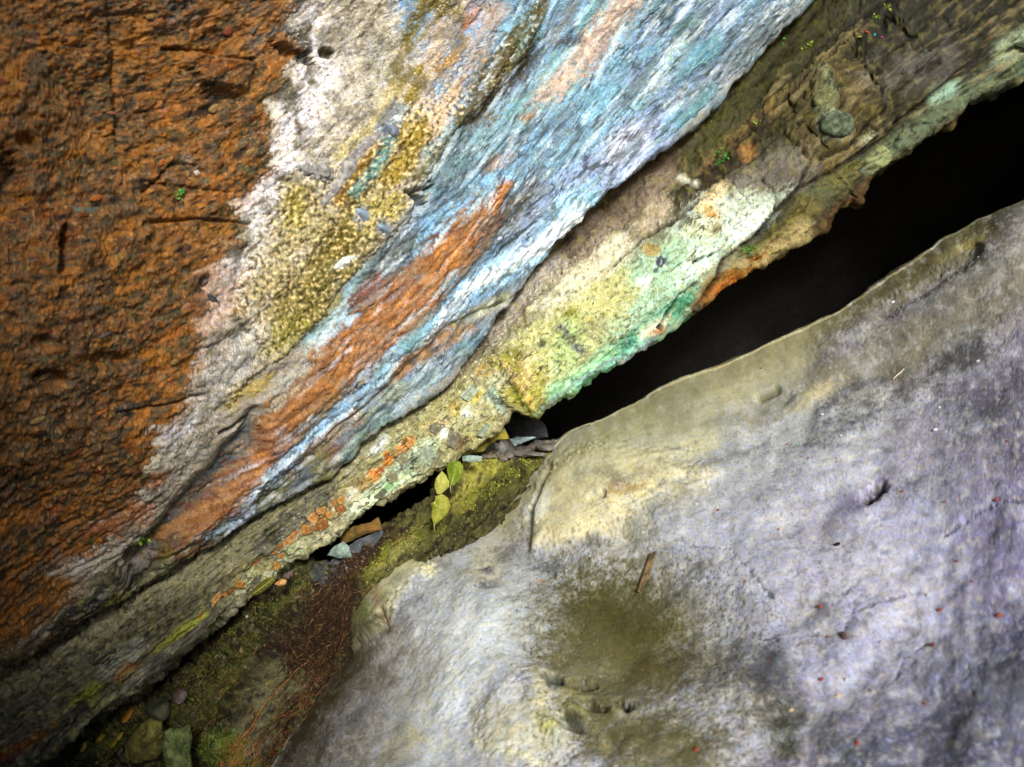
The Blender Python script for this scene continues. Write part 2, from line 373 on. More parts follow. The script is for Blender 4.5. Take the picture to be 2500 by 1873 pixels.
# ================================================================== the overhanging face
OR_POLY = [(-900, -900), (640, -900), (723, -20), (690, 60), (735, 110), (700, 165), (690, 200), (648, 244), (672, 300), (652, 367), (668, 420), (610, 465), (554, 490), (600, 550), (578, 575), (603, 611), (509, 644), (468, 662), (505, 700), (520, 735), (505, 765), (468, 775), (489, 844), (468, 905),
           (448, 938), (472, 980), (407, 1032), (362, 1052), (379, 1085), (346, 1134), (383, 1162), (338, 1203), (335, 1250), (195, 1292), (281, 1316), (191, 1369), (114, 1410), (183, 1438), (150, 1475), (122, 1512), (0, 1589), (-900, 1900)]
VEIN = [(1420, 520), (1330, 600), (1248, 653), (1146, 702), (1061, 787), (991, 861), (902, 946), (815, 1036), (725, 1109), (652, 1158), (627, 1183), (603, 1252), (575, 1290), (525, 1330)]
O_ITEMS = [
 # pale crust right of the orange
 ('P', [(640, -900), (1400, -900), (1300, 0), (900, 500), (560, 900), (300, 1300), (200, 1400), (100, 1100), (500, 500)], '#b3ab9b', dict(soft=60, rag=30)),
 ('P', OR_POLY, '#8e5c2a', dict(soft=8, rag=24)),
 # blue-grey slope
 ('P', [(1010, -900), (2400, -900), (2000, 0), (1700, 290), (1480, 490), (1300, 680), (1150, 860), (900, 1060), (600, 1310), (430, 1330), (540, 1200), (760, 900), (830, 760), (930, 620), (1050, 470), (1080, 330), (1020, 230), (960, 0)], '#6f95b6', dict(soft=40, rag=30)),
 # lower left strip of grey-olive rock
 ('P', [(-900, 2100), (-900, 1750), (0, 1600), (130, 1500), (330, 1330), (450, 1300), (600, 1290), (800, 1150), (900, 1060), (880, 1180), (500, 1500), (200, 1700), (0, 1850)], '#746f55', dict(soft=40, rag=26)),
 # teal and lavender washes
 ('S', [(1780, -60), (1640, 130), (1500, 280)], 60, '#7a8aaa', dict(a=.7, soft=80)),
 ('S', [(1560, -40), (1450, 110), (1330, 230), (1180, 330), (1080, 420)], 50, '#7ba3a6', dict(a=.85, soft=60)),
 ('S', [(1480, 0), (1400, 130)], 26, '#5c8f90', dict(a=.8, f=('a10', -.1, .5))),
 ('S', [(1520, 250), (1320, 400), (1150, 520), (1000, 640), (860, 740)], 46, '#84b3d2', dict(soft=50, rag=30)),
 ('S', [(1000, 590), (930, 640), (850, 740), (780, 800), (700, 880)], 22, '#5f9492', dict(soft=24, rag=22)),
 ('S', [(960, 660), (880, 720), (800, 800), (720, 880), (640, 950)], 22, '#a9bcc2', dict(soft=24, rag=18)),
 ('S', [(1600, 330), (1450, 440), (1300, 560)], 50, '#9aaad4', dict(soft=50, rag=30)),
 ('B', (1530, 350, 60, 36, 40), '#d3d6e4', dict(a=.8, soft=40)),
 ('S', [(1690, 60), (1620, 170), (1540, 250)], 20, '#96c0b4', dict(a=.8, f=('i10', -.1, .5))),
 ('S', [(1610, 20), (1680, 90)], 22, '#3f5f63', dict(a=.75, soft=40)),
 ('S', [(1960, 0), (1830, 120), (1700, 260)], 44, '#7c7c74', dict(a=.7, soft=70)),
 ('B', (1060, 350, 60, 60, 0), '#8aa5b0', dict(soft=40, a=.8)),
 # cream and pink encrustation, upper middle
 ('S', [(1150, -60), (1080, 60), (1040, 160), (980, 260)], 34, '#b8a693', dict(soft=50, rag=34)),
 ('S', [(1180, 20), (1130, 60)], 22, '#bb8b76', dict(a=.9, rag=24)),
 ('B', (1145, 50, 34, 14, 40), '#c2785c', dict(a=.8)),
 ('S', [(1560, -40), (1490, 60), (1400, 160), (1330, 230), (1300, 250)], (28, 34, 36, 26, 8), '#c3ab9a', dict(soft=26, rag=34)),
 ('S', [(1500, 100), (1420, 190), (1350, 235)], 12, '#b3714a', dict(a=.7, f=('i10', .1, .4))),
 ('S', [(1100, 230), (1060, 290), (1030, 330)], 26, '#c6ac93', dict(soft=30, rag=30)),
 ('B', (1215, 395, 38, 14, 25), '#c79a74', dict(rag=16)),
 ('B', (1290, 285, 20, 8, 30), '#b0743c'),
 ('S', [(1130, 90), (1095, 150), (1065, 175)], 12, '#95702f', dict(rag=18)),
 ('B', (1075, 20, 34, 50, 60), '#6f6428', dict(soft=30, rag=26)),
 ('S', [(1040, -20), (1020, 60), (990, 110)], 14, '#867a2c', dict(rag=22)),
 ('B', (1395, 100, 28, 14, 0), '#535c72', dict(a=.8)),
 ('S', [(1330, -20), (1300, 50), (1240, 140), (1195, 200), (1170, 270), (1110, 300)], (14, 22, 34, 34, 30, 12), '#6d5f22', dict(soft=20, rag=30)),
 ('S', [(1300, 110), (1280, 190)], 16, '#3d3312', dict(a=.8, rag=20)),
 ('S', [(1240, 200), (1200, 220)], 20, '#8f7f45', dict(a=.7, rag=20)),
 ('B', (1180, 265, 26, 20, 40), '#8f8420', dict(rag=18)),
 # pale crust shading: whiter near the orange, sandy to the right
 ('S', [(760, 20), (800, 120), (730, 280), (700, 400), (620, 520), (540, 680), (520, 780), (530, 880)], (50, 60, 50, 30, 34, 30, 24, 30), '#c9c5c8', dict(soft=60, rag=34)),
 ('B', (860, 60, 120, 70, -60), '#928b78', dict(a=.6, soft=90, rag=40)),
 ('S', [(930, 130), (960, 230), (900, 300)], 40, '#8d9188', dict(a=.6, soft=60, rag=30)),
 ('S', [(960, 230), (900, 330), (840, 370)], 26, '#b5a873', dict(a=.8, rag=24)),
 ('B', (600, 720, 60, 60, 0), '#c4b8b0', dict(soft=40)),
 ('S', [(560, 840), (540, 930), (480, 1000), (420, 1060), (380, 1090)], (60, 60, 34, 20, 8), '#a8a49b', dict(soft=40, rag=26)),
 ('S', [(470, 1040), (400, 1060)], 18, '#bdbdc1', dict(rag=14)),
 ('S', [(720, 860), (600, 970), (480, 1110), (380, 1230), (280, 1330)], (34, 44, 46, 44, 36), '#9b9182', dict(soft=44, rag=30)),
 ('S', [(330, 1220), (230, 1300), (130, 1390)], 18, '#8d8981', dict(rag=18, soft=14)),
 # ochre grainy crust
 ('P', [(700, 440), (770, 470), (800, 490), (850, 400), (940, 330), (990, 290), (1030, 300), (1000, 400), (960, 450), (1000, 530), (930, 600), (870, 660), (830, 740), (760, 800), (650, 850), (640, 790), (560, 770), (590, 690), (650, 640), (680, 560)], '#9c9068', dict(soft=16, rag=30, a=.9, f=('i60', -.5, .7))),
 ('S', [(1020, 180), (980, 270), (950, 340)], 22, '#8c7a2e', dict(rag=26)),
 ('B', (720, 500, 30, 60, 0), '#a5973f', dict(a=.8, soft=30)),
 ('S', [(830, 600), (780, 700), (720, 760)], 56, '#7d7028', dict(a=.8, soft=50, rag=34)),
 ('S', [(1010, 320), (985, 390), (950, 430)], 26, '#9c8434', dict(rag=22)),
 ('S', [(915, 370), (860, 440), (830, 490)], 16, '#8c6726', dict(rag=14)),
 ('S', [(880, 450), (850, 560), (830, 620)], 22, '#776623', dict(a=.8, rag=26)),
 ('S', [(960, 500), (900, 530)], 34, '#b3a354', dict(a=.8, rag=28)),
 ('S', [(940, 350), (905, 420), (865, 470)], 15, '#6f9a96', dict(rag=8, soft=12)),
 ('B', (885, 525, 15, 24, -20), '#7c8793'), ('B', (938, 560, 16, 26, 20), '#78848f'),
 ('B', (688, 815, 60, 28, 35), '#96913c', dict(a=.85, soft=30, rag=20)),
 ('S', [(650, 920), (580, 960), (560, 990)], 16, '#b09a5c', dict(rag=20)),
 ('B', (838, 640, 26, 10, 30), '#e8f0ea', dict(soft=8, rag=8)),
 ('S', [(960, 270), (930, 320)], 18, '#7e8fa0', dict(rag=14)), ('B', (965, 290, 16, 9, 40), '#d0dee2'),
 # orange run
 ('P', [(1250, 445), (1205, 560), (1150, 640), (1080, 700), (1060, 760), (960, 850), (880, 920), (790, 1000), (700, 1080), (640, 1150), (590, 1250), (510, 1310), (380, 1370), (300, 1430), (225, 1500), (100, 1600), (-100, 1750), (-100, 1700), (120, 1540), (240, 1470), (300, 1420),
        (370, 1370), (440, 1250), (540, 1160), (600, 1090), (610, 1030), (700, 950), (780, 840), (850, 790), (900, 730), (990, 650), (1060, 580), (1150, 490)], '#98683f', dict(soft=20, rag=30)),
 ('S', [(1240, 450), (1185, 520), (1120, 590), (1060, 650)], (8, 22, 32, 28), '#cf7c38', dict(rag=16, soft=14)),
 ('S', [(1200, 500), (1160, 560)], 12, '#cf8a4c', dict(rag=12, soft=14)),
 ('S', [(1080, 640), (1000, 720), (920, 800), (850, 870), (790, 940)], (26, 44, 50, 50, 40), '#b9702f', dict(rag=26, soft=40)),
 ('S', [(1000, 700), (950, 720), (890, 740)], 20, '#a05c34', dict(rag=20, a=.7)),
 ('S', [(760, 960), (690, 1040), (650, 1110), (590, 1210), (480, 1280)], 34, '#ac6a3a', dict(rag=26, soft=30)),
 ('S', [(540, 1200), (470, 1270), (400, 1330)], 26, '#85563c', dict(rag=24, soft=30)),
 ('S', [(1080, 760), (1000, 830), (930, 900)], 22, '#9a9470', dict(a=.7, rag=26)),
 ('S', [(900, 880), (820, 960), (740, 1050)], 24, '#9a8f62', dict(a=.75, rag=30, f=('a24', -.1, .8))),
 ('B', (1025, 735, 22, 16, 0), '#b5502e', dict(a=.8)),
 ('S', [(1310, 450), (1250, 520), (1190, 590), (1140, 640)], (24, 30, 26, 12), '#6e6659', dict(rag=22, soft=34)),
 ('S', [(1240, 480), (1200, 580), (1150, 640)], 10, '#8f4d22', dict(rag=16, a=.7)),
 ('S', [(1000, 590), (930, 660), (880, 720)], (30, 34, 20), '#6b6862', dict(a=.85, rag=22, soft=24)),
 ('S', [(930, 680), (870, 740)], 14, '#8c4a2c', dict(rag=18)),
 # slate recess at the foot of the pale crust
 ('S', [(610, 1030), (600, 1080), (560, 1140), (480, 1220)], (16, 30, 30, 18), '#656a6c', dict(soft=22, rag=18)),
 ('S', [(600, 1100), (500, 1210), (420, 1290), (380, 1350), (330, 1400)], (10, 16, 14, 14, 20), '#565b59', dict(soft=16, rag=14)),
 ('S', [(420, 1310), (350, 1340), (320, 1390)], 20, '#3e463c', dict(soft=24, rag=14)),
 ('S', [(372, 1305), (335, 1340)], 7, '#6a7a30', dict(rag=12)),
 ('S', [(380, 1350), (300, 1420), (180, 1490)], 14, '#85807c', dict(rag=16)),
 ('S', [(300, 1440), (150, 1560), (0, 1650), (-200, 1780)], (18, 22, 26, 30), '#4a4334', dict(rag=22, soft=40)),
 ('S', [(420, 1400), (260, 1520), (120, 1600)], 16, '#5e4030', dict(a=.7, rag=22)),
 # blue white vein and what lies under it
 ('S', [(1380, 640), (1250, 740), (1130, 790)], 30, '#85898c', dict(soft=30, rag=20)),
 ('S', [(1240, 730), (1150, 770), (1110, 790)], 14, '#a7a372', dict(a=.9, rag=14)),
 ('S', VEIN, (70, 46, 34, 26, 22, 22, 20, 18, 16, 14, 10, 14, 22, 30), '#9ac0dc', dict(soft=18, rag=16)),
 ('S', VEIN, (30, 20, 14, 12, 12, 10, 10, 8, 7, 5, 4, 6, 8, 10), '#dbe6ee', dict(soft=12, rag=14)),
 ('S', [(1090, 800), (1000, 880), (900, 970), (820, 1050), (740, 1120)], (14, 26, 16, 18, 24), '#9a7350', dict(soft=18, rag=16)),
 ('S', [(1150, 800), (1090, 830), (1030, 880)], (12, 20, 12), '#a07a4e', dict(soft=16, rag=16)),
 ('S', [(1140, 850), (1060, 900), (980, 970), (900, 1040)], (10, 24, 26, 16), '#93a3a9', dict(soft=18, rag=18)),
 ('S', [(970, 950), (860, 1040), (760, 1120)], 18, '#a5ab92', dict(soft=20, rag=20)),
 ('S', [(880, 1050), (800, 1110), (720, 1170)], 26, '#a8785a', dict(soft=30, rag=24)),
 ('S', [(940, 1010), (880, 1060), (840, 1110)], 14, '#7fa295', dict(rag=14)),
 ('S', [(780, 1130), (700, 1200), (640, 1240)], 30, '#7b7440', dict(soft=36, rag=24)),
 ('S', [(790, 1180), (720, 1240), (640, 1290), (600, 1330)], 22, '#4f545a', dict(soft=30, rag=20)),
 ('S', [(610, 1240), (560, 1310), (520, 1340)], 20, '#8c91a0', dict(rag=22, soft=12, f=('a10', -.2, .4))),
 # lower left olive face
 ('S', [(560, 1340), (440, 1420), (330, 1500), (200, 1600)], 44, '#6d6a4a', dict(soft=60, rag=34)),
 ('S', [(450, 1400), (340, 1470)], 30, '#7e8062', dict(a=.8, soft=40, rag=30)),
 ('S', [(420, 1470), (300, 1570), (180, 1660)], 24, '#6f6a5c', dict(soft=40, rag=30)),
 ('S', [(520, 1350), (420, 1360)], 12, '#7c4526', dict(a=.7, rag=18)),
 # --- orange zone detail
 ('P', OR_POLY, '#8c5826', dict(soft=8, rag=24, f=('i160', .2, .7), a=.8)),
 ('P', OR_POLY, '#5a3f1f', dict(soft=8, rag=10, f=('i160', .35, .6), a=.0)),
 ('P', OR_POLY, '#5e5640', dict(soft=8, rag=24, f=('i60', .15, .5), a=.9)),
 ('P', OR_POLY, '#35302c', dict(soft=8, rag=24, f=[('a24', .3, .5), ('i160', -.2, .8)], a=.8)),
 ('P', OR_POLY, '#5b4a3a', dict(soft=8, rag=24, f=('i60', -.3, -.5), a=.7)),
 ('S', [(360, 130), (440, 220), (530, 330), (560, 430), (420, 560), (500, 700), (440, 860), (380, 980)], 70, '#a8662a', dict(soft=80, rag=60, a=.6)),
 ('S', [(230, 560), (250, 700), (330, 880), (280, 1020), (200, 1120)], 90, '#885426', dict(soft=80, rag=60, a=.7)),
 ('S', [(60, 480), (130, 560), (110, 640)], 60, '#8a4416', dict(soft=60, rag=40, a=.8)),
 ('B', (550, 170, 62, 32, -6), '#a4541e', dict(rag=14, soft=20)), ('B', (530, 160, 24, 14, 0), '#963c14', dict(a=.8)),
 ('B', (580, 120, 30, 12, 10), '#8a5a20'), ('B', (420, 320, 60, 60, 0), '#a5621d', dict(rag=40, soft=50, a=.8)),
 ('B', (520, 460, 60, 40, 0), '#b46624', dict(rag=24, soft=20)), ('B', (560, 440, 40, 24, 0), '#a66226'),
 ('B', (430, 820, 50, 30, -4), '#a84e18', dict(rag=14)), ('B', (405, 880, 66, 32, 0), '#b86c20', dict(rag=16)),
 ('B', (450, 745, 44, 16, -4), '#8c3c12', dict(rag=12)), ('B', (390, 940, 60, 26, 8), '#a0581c', dict(rag=16)),
 ('B', (380, 1010, 60, 20, 14), '#b46424', dict(rag=16)), ('B', (330, 1070, 60, 20, 14), '#96501e', dict(rag=20)),
 ('B', (370, 1170, 40, 16, 20), '#b86028', dict(rag=14)),
 ('S', [(150, 640), (170, 560), (190, 600)], 20, '#6e2a0c', dict(a=.8)),
 ('S', [(350, 1250), (240, 1300), (120, 1380), (0, 1440)], 30, '#a1511c', dict(soft=30, rag=26, a=.85)),
 ('B', (130, 1260, 60, 30, 15), '#a85a30', dict(rag=20)),
 ('B', (70, 1500, 120, 40, 30), '#8f5224', dict(soft=50, rag=30)),
 ('B', (450, 30, 80, 46, 0), '#555a62', dict(rag=26, soft=40)), ('B', (470, 60, 40, 20, 0), '#6c7078', dict(a=.7, rag=20)),
 ('P', [(600, -60), (800, -60), (735, 30), (700, 60), (760, 70), (770, 160), (700, 140), (650, 160), (590, 100), (560, 40)], '#5c5a55', dict(rag=16, soft=16)),
 ('P', [(640, 200), (700, 180), (735, 240), (690, 250), (650, 240), (640, 330), (630, 430), (590, 460), (585, 330), (620, 260)], '#5a5543', dict(rag=14, soft=16)),
 ('B', (600, 200, 30, 40, 0), '#75702a', dict(a=.7, rag=16)), ('B', (635, 390, 30, 40, 0), '#6f6c3c', dict(a=.8, rag=16)),
 ('B', (550, 235, 40, 20, -10), '#3d3a40', dict(rag=16)), ('B', (720, 130, 46, 12, -25), '#302f2e', dict(rag=12)),
 ('B', (800, 128, 20, 13, -10), '#453c1c', dict(soft=6, rag=6)), ('B', (760, 200, 10, 8, 0), '#5e4e24', dict(soft=6, rag=4)), ('B', (727, 315, 7, 20, 10), '#6a5240', dict(soft=6, rag=4)),
 ('B', (610, 630, 12, 6, 0), '#6b6a40', dict(soft=6, rag=4)),
 ('B', (560, 560, 60, 30, -5), '#7b7434', dict(a=.8, rag=24, soft=30)), ('B', (530, 600, 60, 16, -5), '#7f8078', dict(a=.8, rag=20)),
 ('B', (10, 470, 40, 80, 0), '#25221f', dict(soft=40, rag=24)),
 ('B', (300, 385, 60, 50, 0), '#7d6432', dict(a=.6, rag=40, soft=40)),
 ('B', (310, 430, 70, 10, -3), '#85806e', dict(a=.8, rag=12)), ('B', (100, 560, 60, 12, 8), '#6a5f48', dict(a=.8, rag=12)),
 ('B', (450, 390, 24, 14, 0), '#8a877a', dict(a=.8, rag=10)), ('B', (440, 480, 16, 10, 0), '#b5a49a', dict(a=.8, rag=10)),
 ('B', (190, 495, 10, 10, 0), '#a39a94', dict(a=.8, rag=8)), ('B', (180, 130, 14, 8, 0), '#8d8878', dict(a=.8, rag=6)), ('B', (90, 165, 16, 14, 0), '#8a8372', dict(a=.8, rag=8)), ('B', (150, 158, 12, 7, 0), '#8d8480', dict(a=.8, rag=6)),
 ('B', (407, 265, 16, 16, 0), '#b8604a', dict(a=.9, rag=6)), ('B', (407, 265, 7, 7, 0), '#cf9a88', dict(a=.8, rag=4)),
 ('B', (270, 225, 14, 8, 0), '#4d7038', dict(a=.7, rag=8)), ('B', (84, 235, 12, 8, -40), '#39512a', dict(a=.7, rag=8)),
 ('B', (423, 475, 12, 7, 0), '#78a24e', dict(a=.9, rag=6)), ('B', (590, 415, 12, 8, 0), '#7fa25c', dict(a=.8, rag=6)), ('B', (52, 655, 12, 6, 0), '#6d8a44', dict(a=.8, rag=6)), ('B', (300, 630, 16, 8, 0), '#84883a', dict(a=.8, rag=8)),
 ('B', (325, 910, 40, 20, -6), '#52585a', dict(rag=14)), ('B', (260, 875, 50, 20, -6), '#5d3a14', dict(rag=12)),
 ('B', (110, 920, 40, 24, -10), '#42240f', dict(rag=14)), ('B', (100, 830, 24, 14, 0), '#3f1a10', dict(rag=10)),
 ('S', [(290, 1005), (400, 985), (460, 975), (490, 962)], (10, 8, 5, 3), '#5b5b5c', dict(rag=6, soft=6)),
 ('B', (440, 955, 20, 8, 0), '#c7a873', dict(rag=6)), ('B', (302, 1190, 6, 5, 0), '#e08a70', dict(rag=2, soft=4)),
 ('S', [(0, 1350), (60, 1310), (110, 1290)], 12, '#474648', dict(rag=12)), ('S', [(0, 1150), (120, 1110), (240, 1080)], 8, '#5d5236', dict(rag=12, a=.8)),
 ('S', [(60, 1410), (160, 1380), (230, 1370)], 8, '#a39690', dict(rag=12, a=.9)),
 ('S', [(-900, 1100), (0, 950), (60, 1200)], 60, '#5a3a1c', dict(a=.5, soft=80, rag=40)),
 ('P', [(-400, -400), (430, -400), (250, 130), (120, 330), (0, 420), (-400, 420)], '#5c3a22', dict(a=.55, soft=120, rag=60)),  # top left corner browned darker, the light's fall-off put into the colour
 # iron flecks and dark pits everywhere; each plate of rock its own shade
 ('P', OR_POLY, '#2e2620', dict(a=.75, rag=24, soft=8, f=[('Pv', .80, .04), ('i160', -.4, .8)])), ('P', OR_POLY, '#7c3410', dict(a=.7, rag=24, soft=8, f=[('Pv', -.2, .04), ('i160', 9, 1)])),
 ('P', OR_POLY, '#6e6656', dict(a=.6, rag=24, soft=8, f=[('pv', .80, .03)])), ('P', OR_POLY, '#55503c', dict(a=.7, rag=24, soft=8, f=[('Pv', .42, .03), ('i60', -.1, .5)])), ('P', OR_POLY, '#7a7058', dict(a=.55, rag=24, soft=8, f=[('a24', .45, .3), ('i160', 0, .6)])), ('P', OR_POLY, '#241810', dict(a=.5, rag=24, soft=8, f=[('pv', .12, -.03)])), ('P', OR_POLY, '#8e3e12', dict(a=.6, rag=24, soft=8, f=[('pv', .70, .03), ('i60', 0, .5)])),
 ('P', OR_POLY, '#a5651e', dict(a=.6, rag=24, soft=8, f=[('Pv', .22, -.04)])), ('P', OR_POLY, '#15100c', dict(a=.5, rag=24, soft=8, f=[('pe', .05, -.06), ('i24', .1, .5)])),
 ('P', OR_POLY, '#3a1c0c', dict(a=.75, rag=24, soft=8, f=('a10', .55, .5))),
 ('P', OR_POLY, '#7c2c0c', dict(a=.7, rag=24, soft=8, f=[('a24', .45, .4), ('i60', 0, 1)])),
 ('P', OR_POLY, '#b9905c', dict(a=.65, rag=24, soft=8, f=('i10', .5, .5))),
 ('P', OR_POLY, '#c08a4e', dict(a=.5, rag=24, soft=8, f=('a4', .5, .5))),
 ('P', OR_POLY, '#2c2014', dict(a=.6, rag=24, soft=8, f=('a4', .65, .5))),
 ('P', OR_POLY, '#a8601f', dict(a=.5, rag=24, soft=8, f=[('a24', .25, .5), ('i160', -.1, .8)])),
 ('P', OR_POLY, '#4c4230', dict(a=.7, rag=24, soft=8, f=[('a24', -.35, -.4)])),
 ('P', OR_POLY, '#1f140c', dict(a=.6, rag=24, soft=8, f=[('i5', .7, .4)])),
 ('P', OR_POLY, '#b8946c', dict(a=.5, rag=24, soft=8, f=[('i5', -.7, -.3)])),
]
OCHRE = [(690, 440), (850, 400), (990, 280), (1120, 150), (1300, 20), (1320, 60), (1240, 200), (1100, 320), (1000, 530), (870, 660), (760, 800), (560, 950), (560, 990), (640, 850), (560, 770), (590, 690)]
PALE = [(680, -900), (1250, -900), (1240, 0), (1000, 300), (700, 450), (600, 700), (640, 850), (500, 1100), (330, 1340), (280, 1300), (420, 1050), (490, 850), (500, 700), (640, 500), (660, 300), (700, 200)]
BLUE = [(1150, -900), (2400, -900), (1980, 10), (1700, 290), (1480, 490), (1300, 680), (1150, 860), (900, 1060), (650, 1280), (430, 1330), (540, 1200), (760, 900), (930, 620), (1050, 400), (1150, 250)]
ORUN = [(1250, 430), (1205, 580), (1060, 760), (790, 1000), (600, 1250), (300, 1430), (0, 1650), (0, 1600), (370, 1370), (600, 1060), (780, 840), (1000, 640), (1150, 490)]
LEFTLOW = [(-600, 2100), (-600, 1800), (0, 1600), (330, 1360), (650, 1260), (900, 1060), (880, 1180), (500, 1500), (200, 1700), (0, 1900)]
O_ITEMS += [
 ('P', OCHRE, '#3f3a12', dict(a=.85, rag=10, soft=20, f=[('i10', .25, .35), ('i24', -.3, 1.)])),
 ('P', OCHRE, '#dcc391', dict(a=.75, rag=10, soft=20, f=('i10', -.35, -.35))),
 ('P', OCHRE, '#b89a4c', dict(a=.5, rag=10, soft=20, f=('i5', .5, .4))),
 ('P', PALE, '#6c6452', dict(a=.6, soft=40, f=('i10', .45, .4))),
 ('P', PALE, '#e6e0dc', dict(a=.5, soft=40, f=('i5', .45, .4))),
 ('P', PALE, '#55503f', dict(a=.6, soft=40, f=[('a10', .5, .4), ('i60', 0, 1.)])),
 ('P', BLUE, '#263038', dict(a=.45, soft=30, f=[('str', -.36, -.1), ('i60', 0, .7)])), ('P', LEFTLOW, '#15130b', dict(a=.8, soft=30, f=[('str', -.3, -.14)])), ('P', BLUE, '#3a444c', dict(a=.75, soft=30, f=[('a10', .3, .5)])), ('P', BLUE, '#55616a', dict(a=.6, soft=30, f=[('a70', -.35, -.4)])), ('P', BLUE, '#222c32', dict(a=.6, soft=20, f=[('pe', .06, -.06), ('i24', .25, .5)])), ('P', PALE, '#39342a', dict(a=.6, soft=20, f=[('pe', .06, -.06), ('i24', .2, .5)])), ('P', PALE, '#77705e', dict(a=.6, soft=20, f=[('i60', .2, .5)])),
 ('P', BLUE, '#6b7f88', dict(a=.7, soft=30, f=[('a24', .35, .5)])),
 ('P', BLUE, '#cfdde4', dict(a=.45, soft=30, f=[('a24', -.35, -.6)])),
 ('P', BLUE, '#e2eef2', dict(a=.5, soft=30, f=[('a4', .55, .4), ('i60', .1, .8)])),
 ('P', BLUE, '#2f4548', dict(a=.5, soft=30, f=[('i5', .6, .4)])),
 ('P', BLUE, '#5a9ca8', dict(a=.5, soft=30, f=[('a70', .35, .6)])),
 ('P', BLUE, '#8a96ae', dict(a=.3, soft=30, f=[('i160', .4, .6)])),
 ('P', ORUN, '#6b2f14', dict(a=.7, soft=14, f=[('a10', .5, .4)])),
 ('P', ORUN, '#3a2618', dict(a=.7, soft=14, f=[('a4', .8, .3)])),
 ('P', ORUN, '#c9a070', dict(a=.5, soft=14, f=[('a10', -.5, -.5)])),
 ('P', ORUN, '#8c8a78', dict(a=.3, soft=14, f=[('a24', .3, .5)])),
 ('P', ORUN, '#2c1c14', dict(a=.6, soft=14, f=[('i5', .6, .4)])),
 ('P', LEFTLOW, '#34301f', dict(a=.75, soft=30, f=[('a10', .3, .5)])),
 ('P', LEFTLOW, '#a9a184', dict(a=.6, soft=30, f=[('a10', -.4, -.4)])),
 ('P', LEFTLOW, '#7a7a2c', dict(a=.6, soft=30, f=[('i60', .35, .4)])),
 ('P', LEFTLOW, '#6e3c1c', dict(a=.5, soft=30, f=[('a24', .55, .4)])),
 # fine cracks
 ('P', BLUE + [], '#2c363c', dict(a=.75, soft=20, f=('crk', .5, .5))), ('P', PALE, '#4a4438', dict(a=.6, soft=20, f=('crk', .6, .5))), ('P', OR_POLY, '#20140c', dict(a=.55, rag=24, soft=8, f=('crk', .5, .5))), ('P', ORUN, '#33201a', dict(a=.7, soft=10, f=('crk', .5, .5))), ('P', LEFTLOW, '#1c1a10', dict(a=.8, soft=20, f=('crk', .4, .5))),
 ('S', [(1215, 380), (1130, 460), (1060, 520)], 2.5, '#4a5a60', dict(rag=3, soft=3, a=.8)),
 ('S', [(1320, 540), (1270, 580), (1230, 610)], 3, '#39454a', dict(rag=3, soft=3, a=.9)),
 ('S', [(1500, 400), (1440, 410), (1420, 430)], 5, '#4a565e', dict(rag=6, soft=4, a=.8)),
]
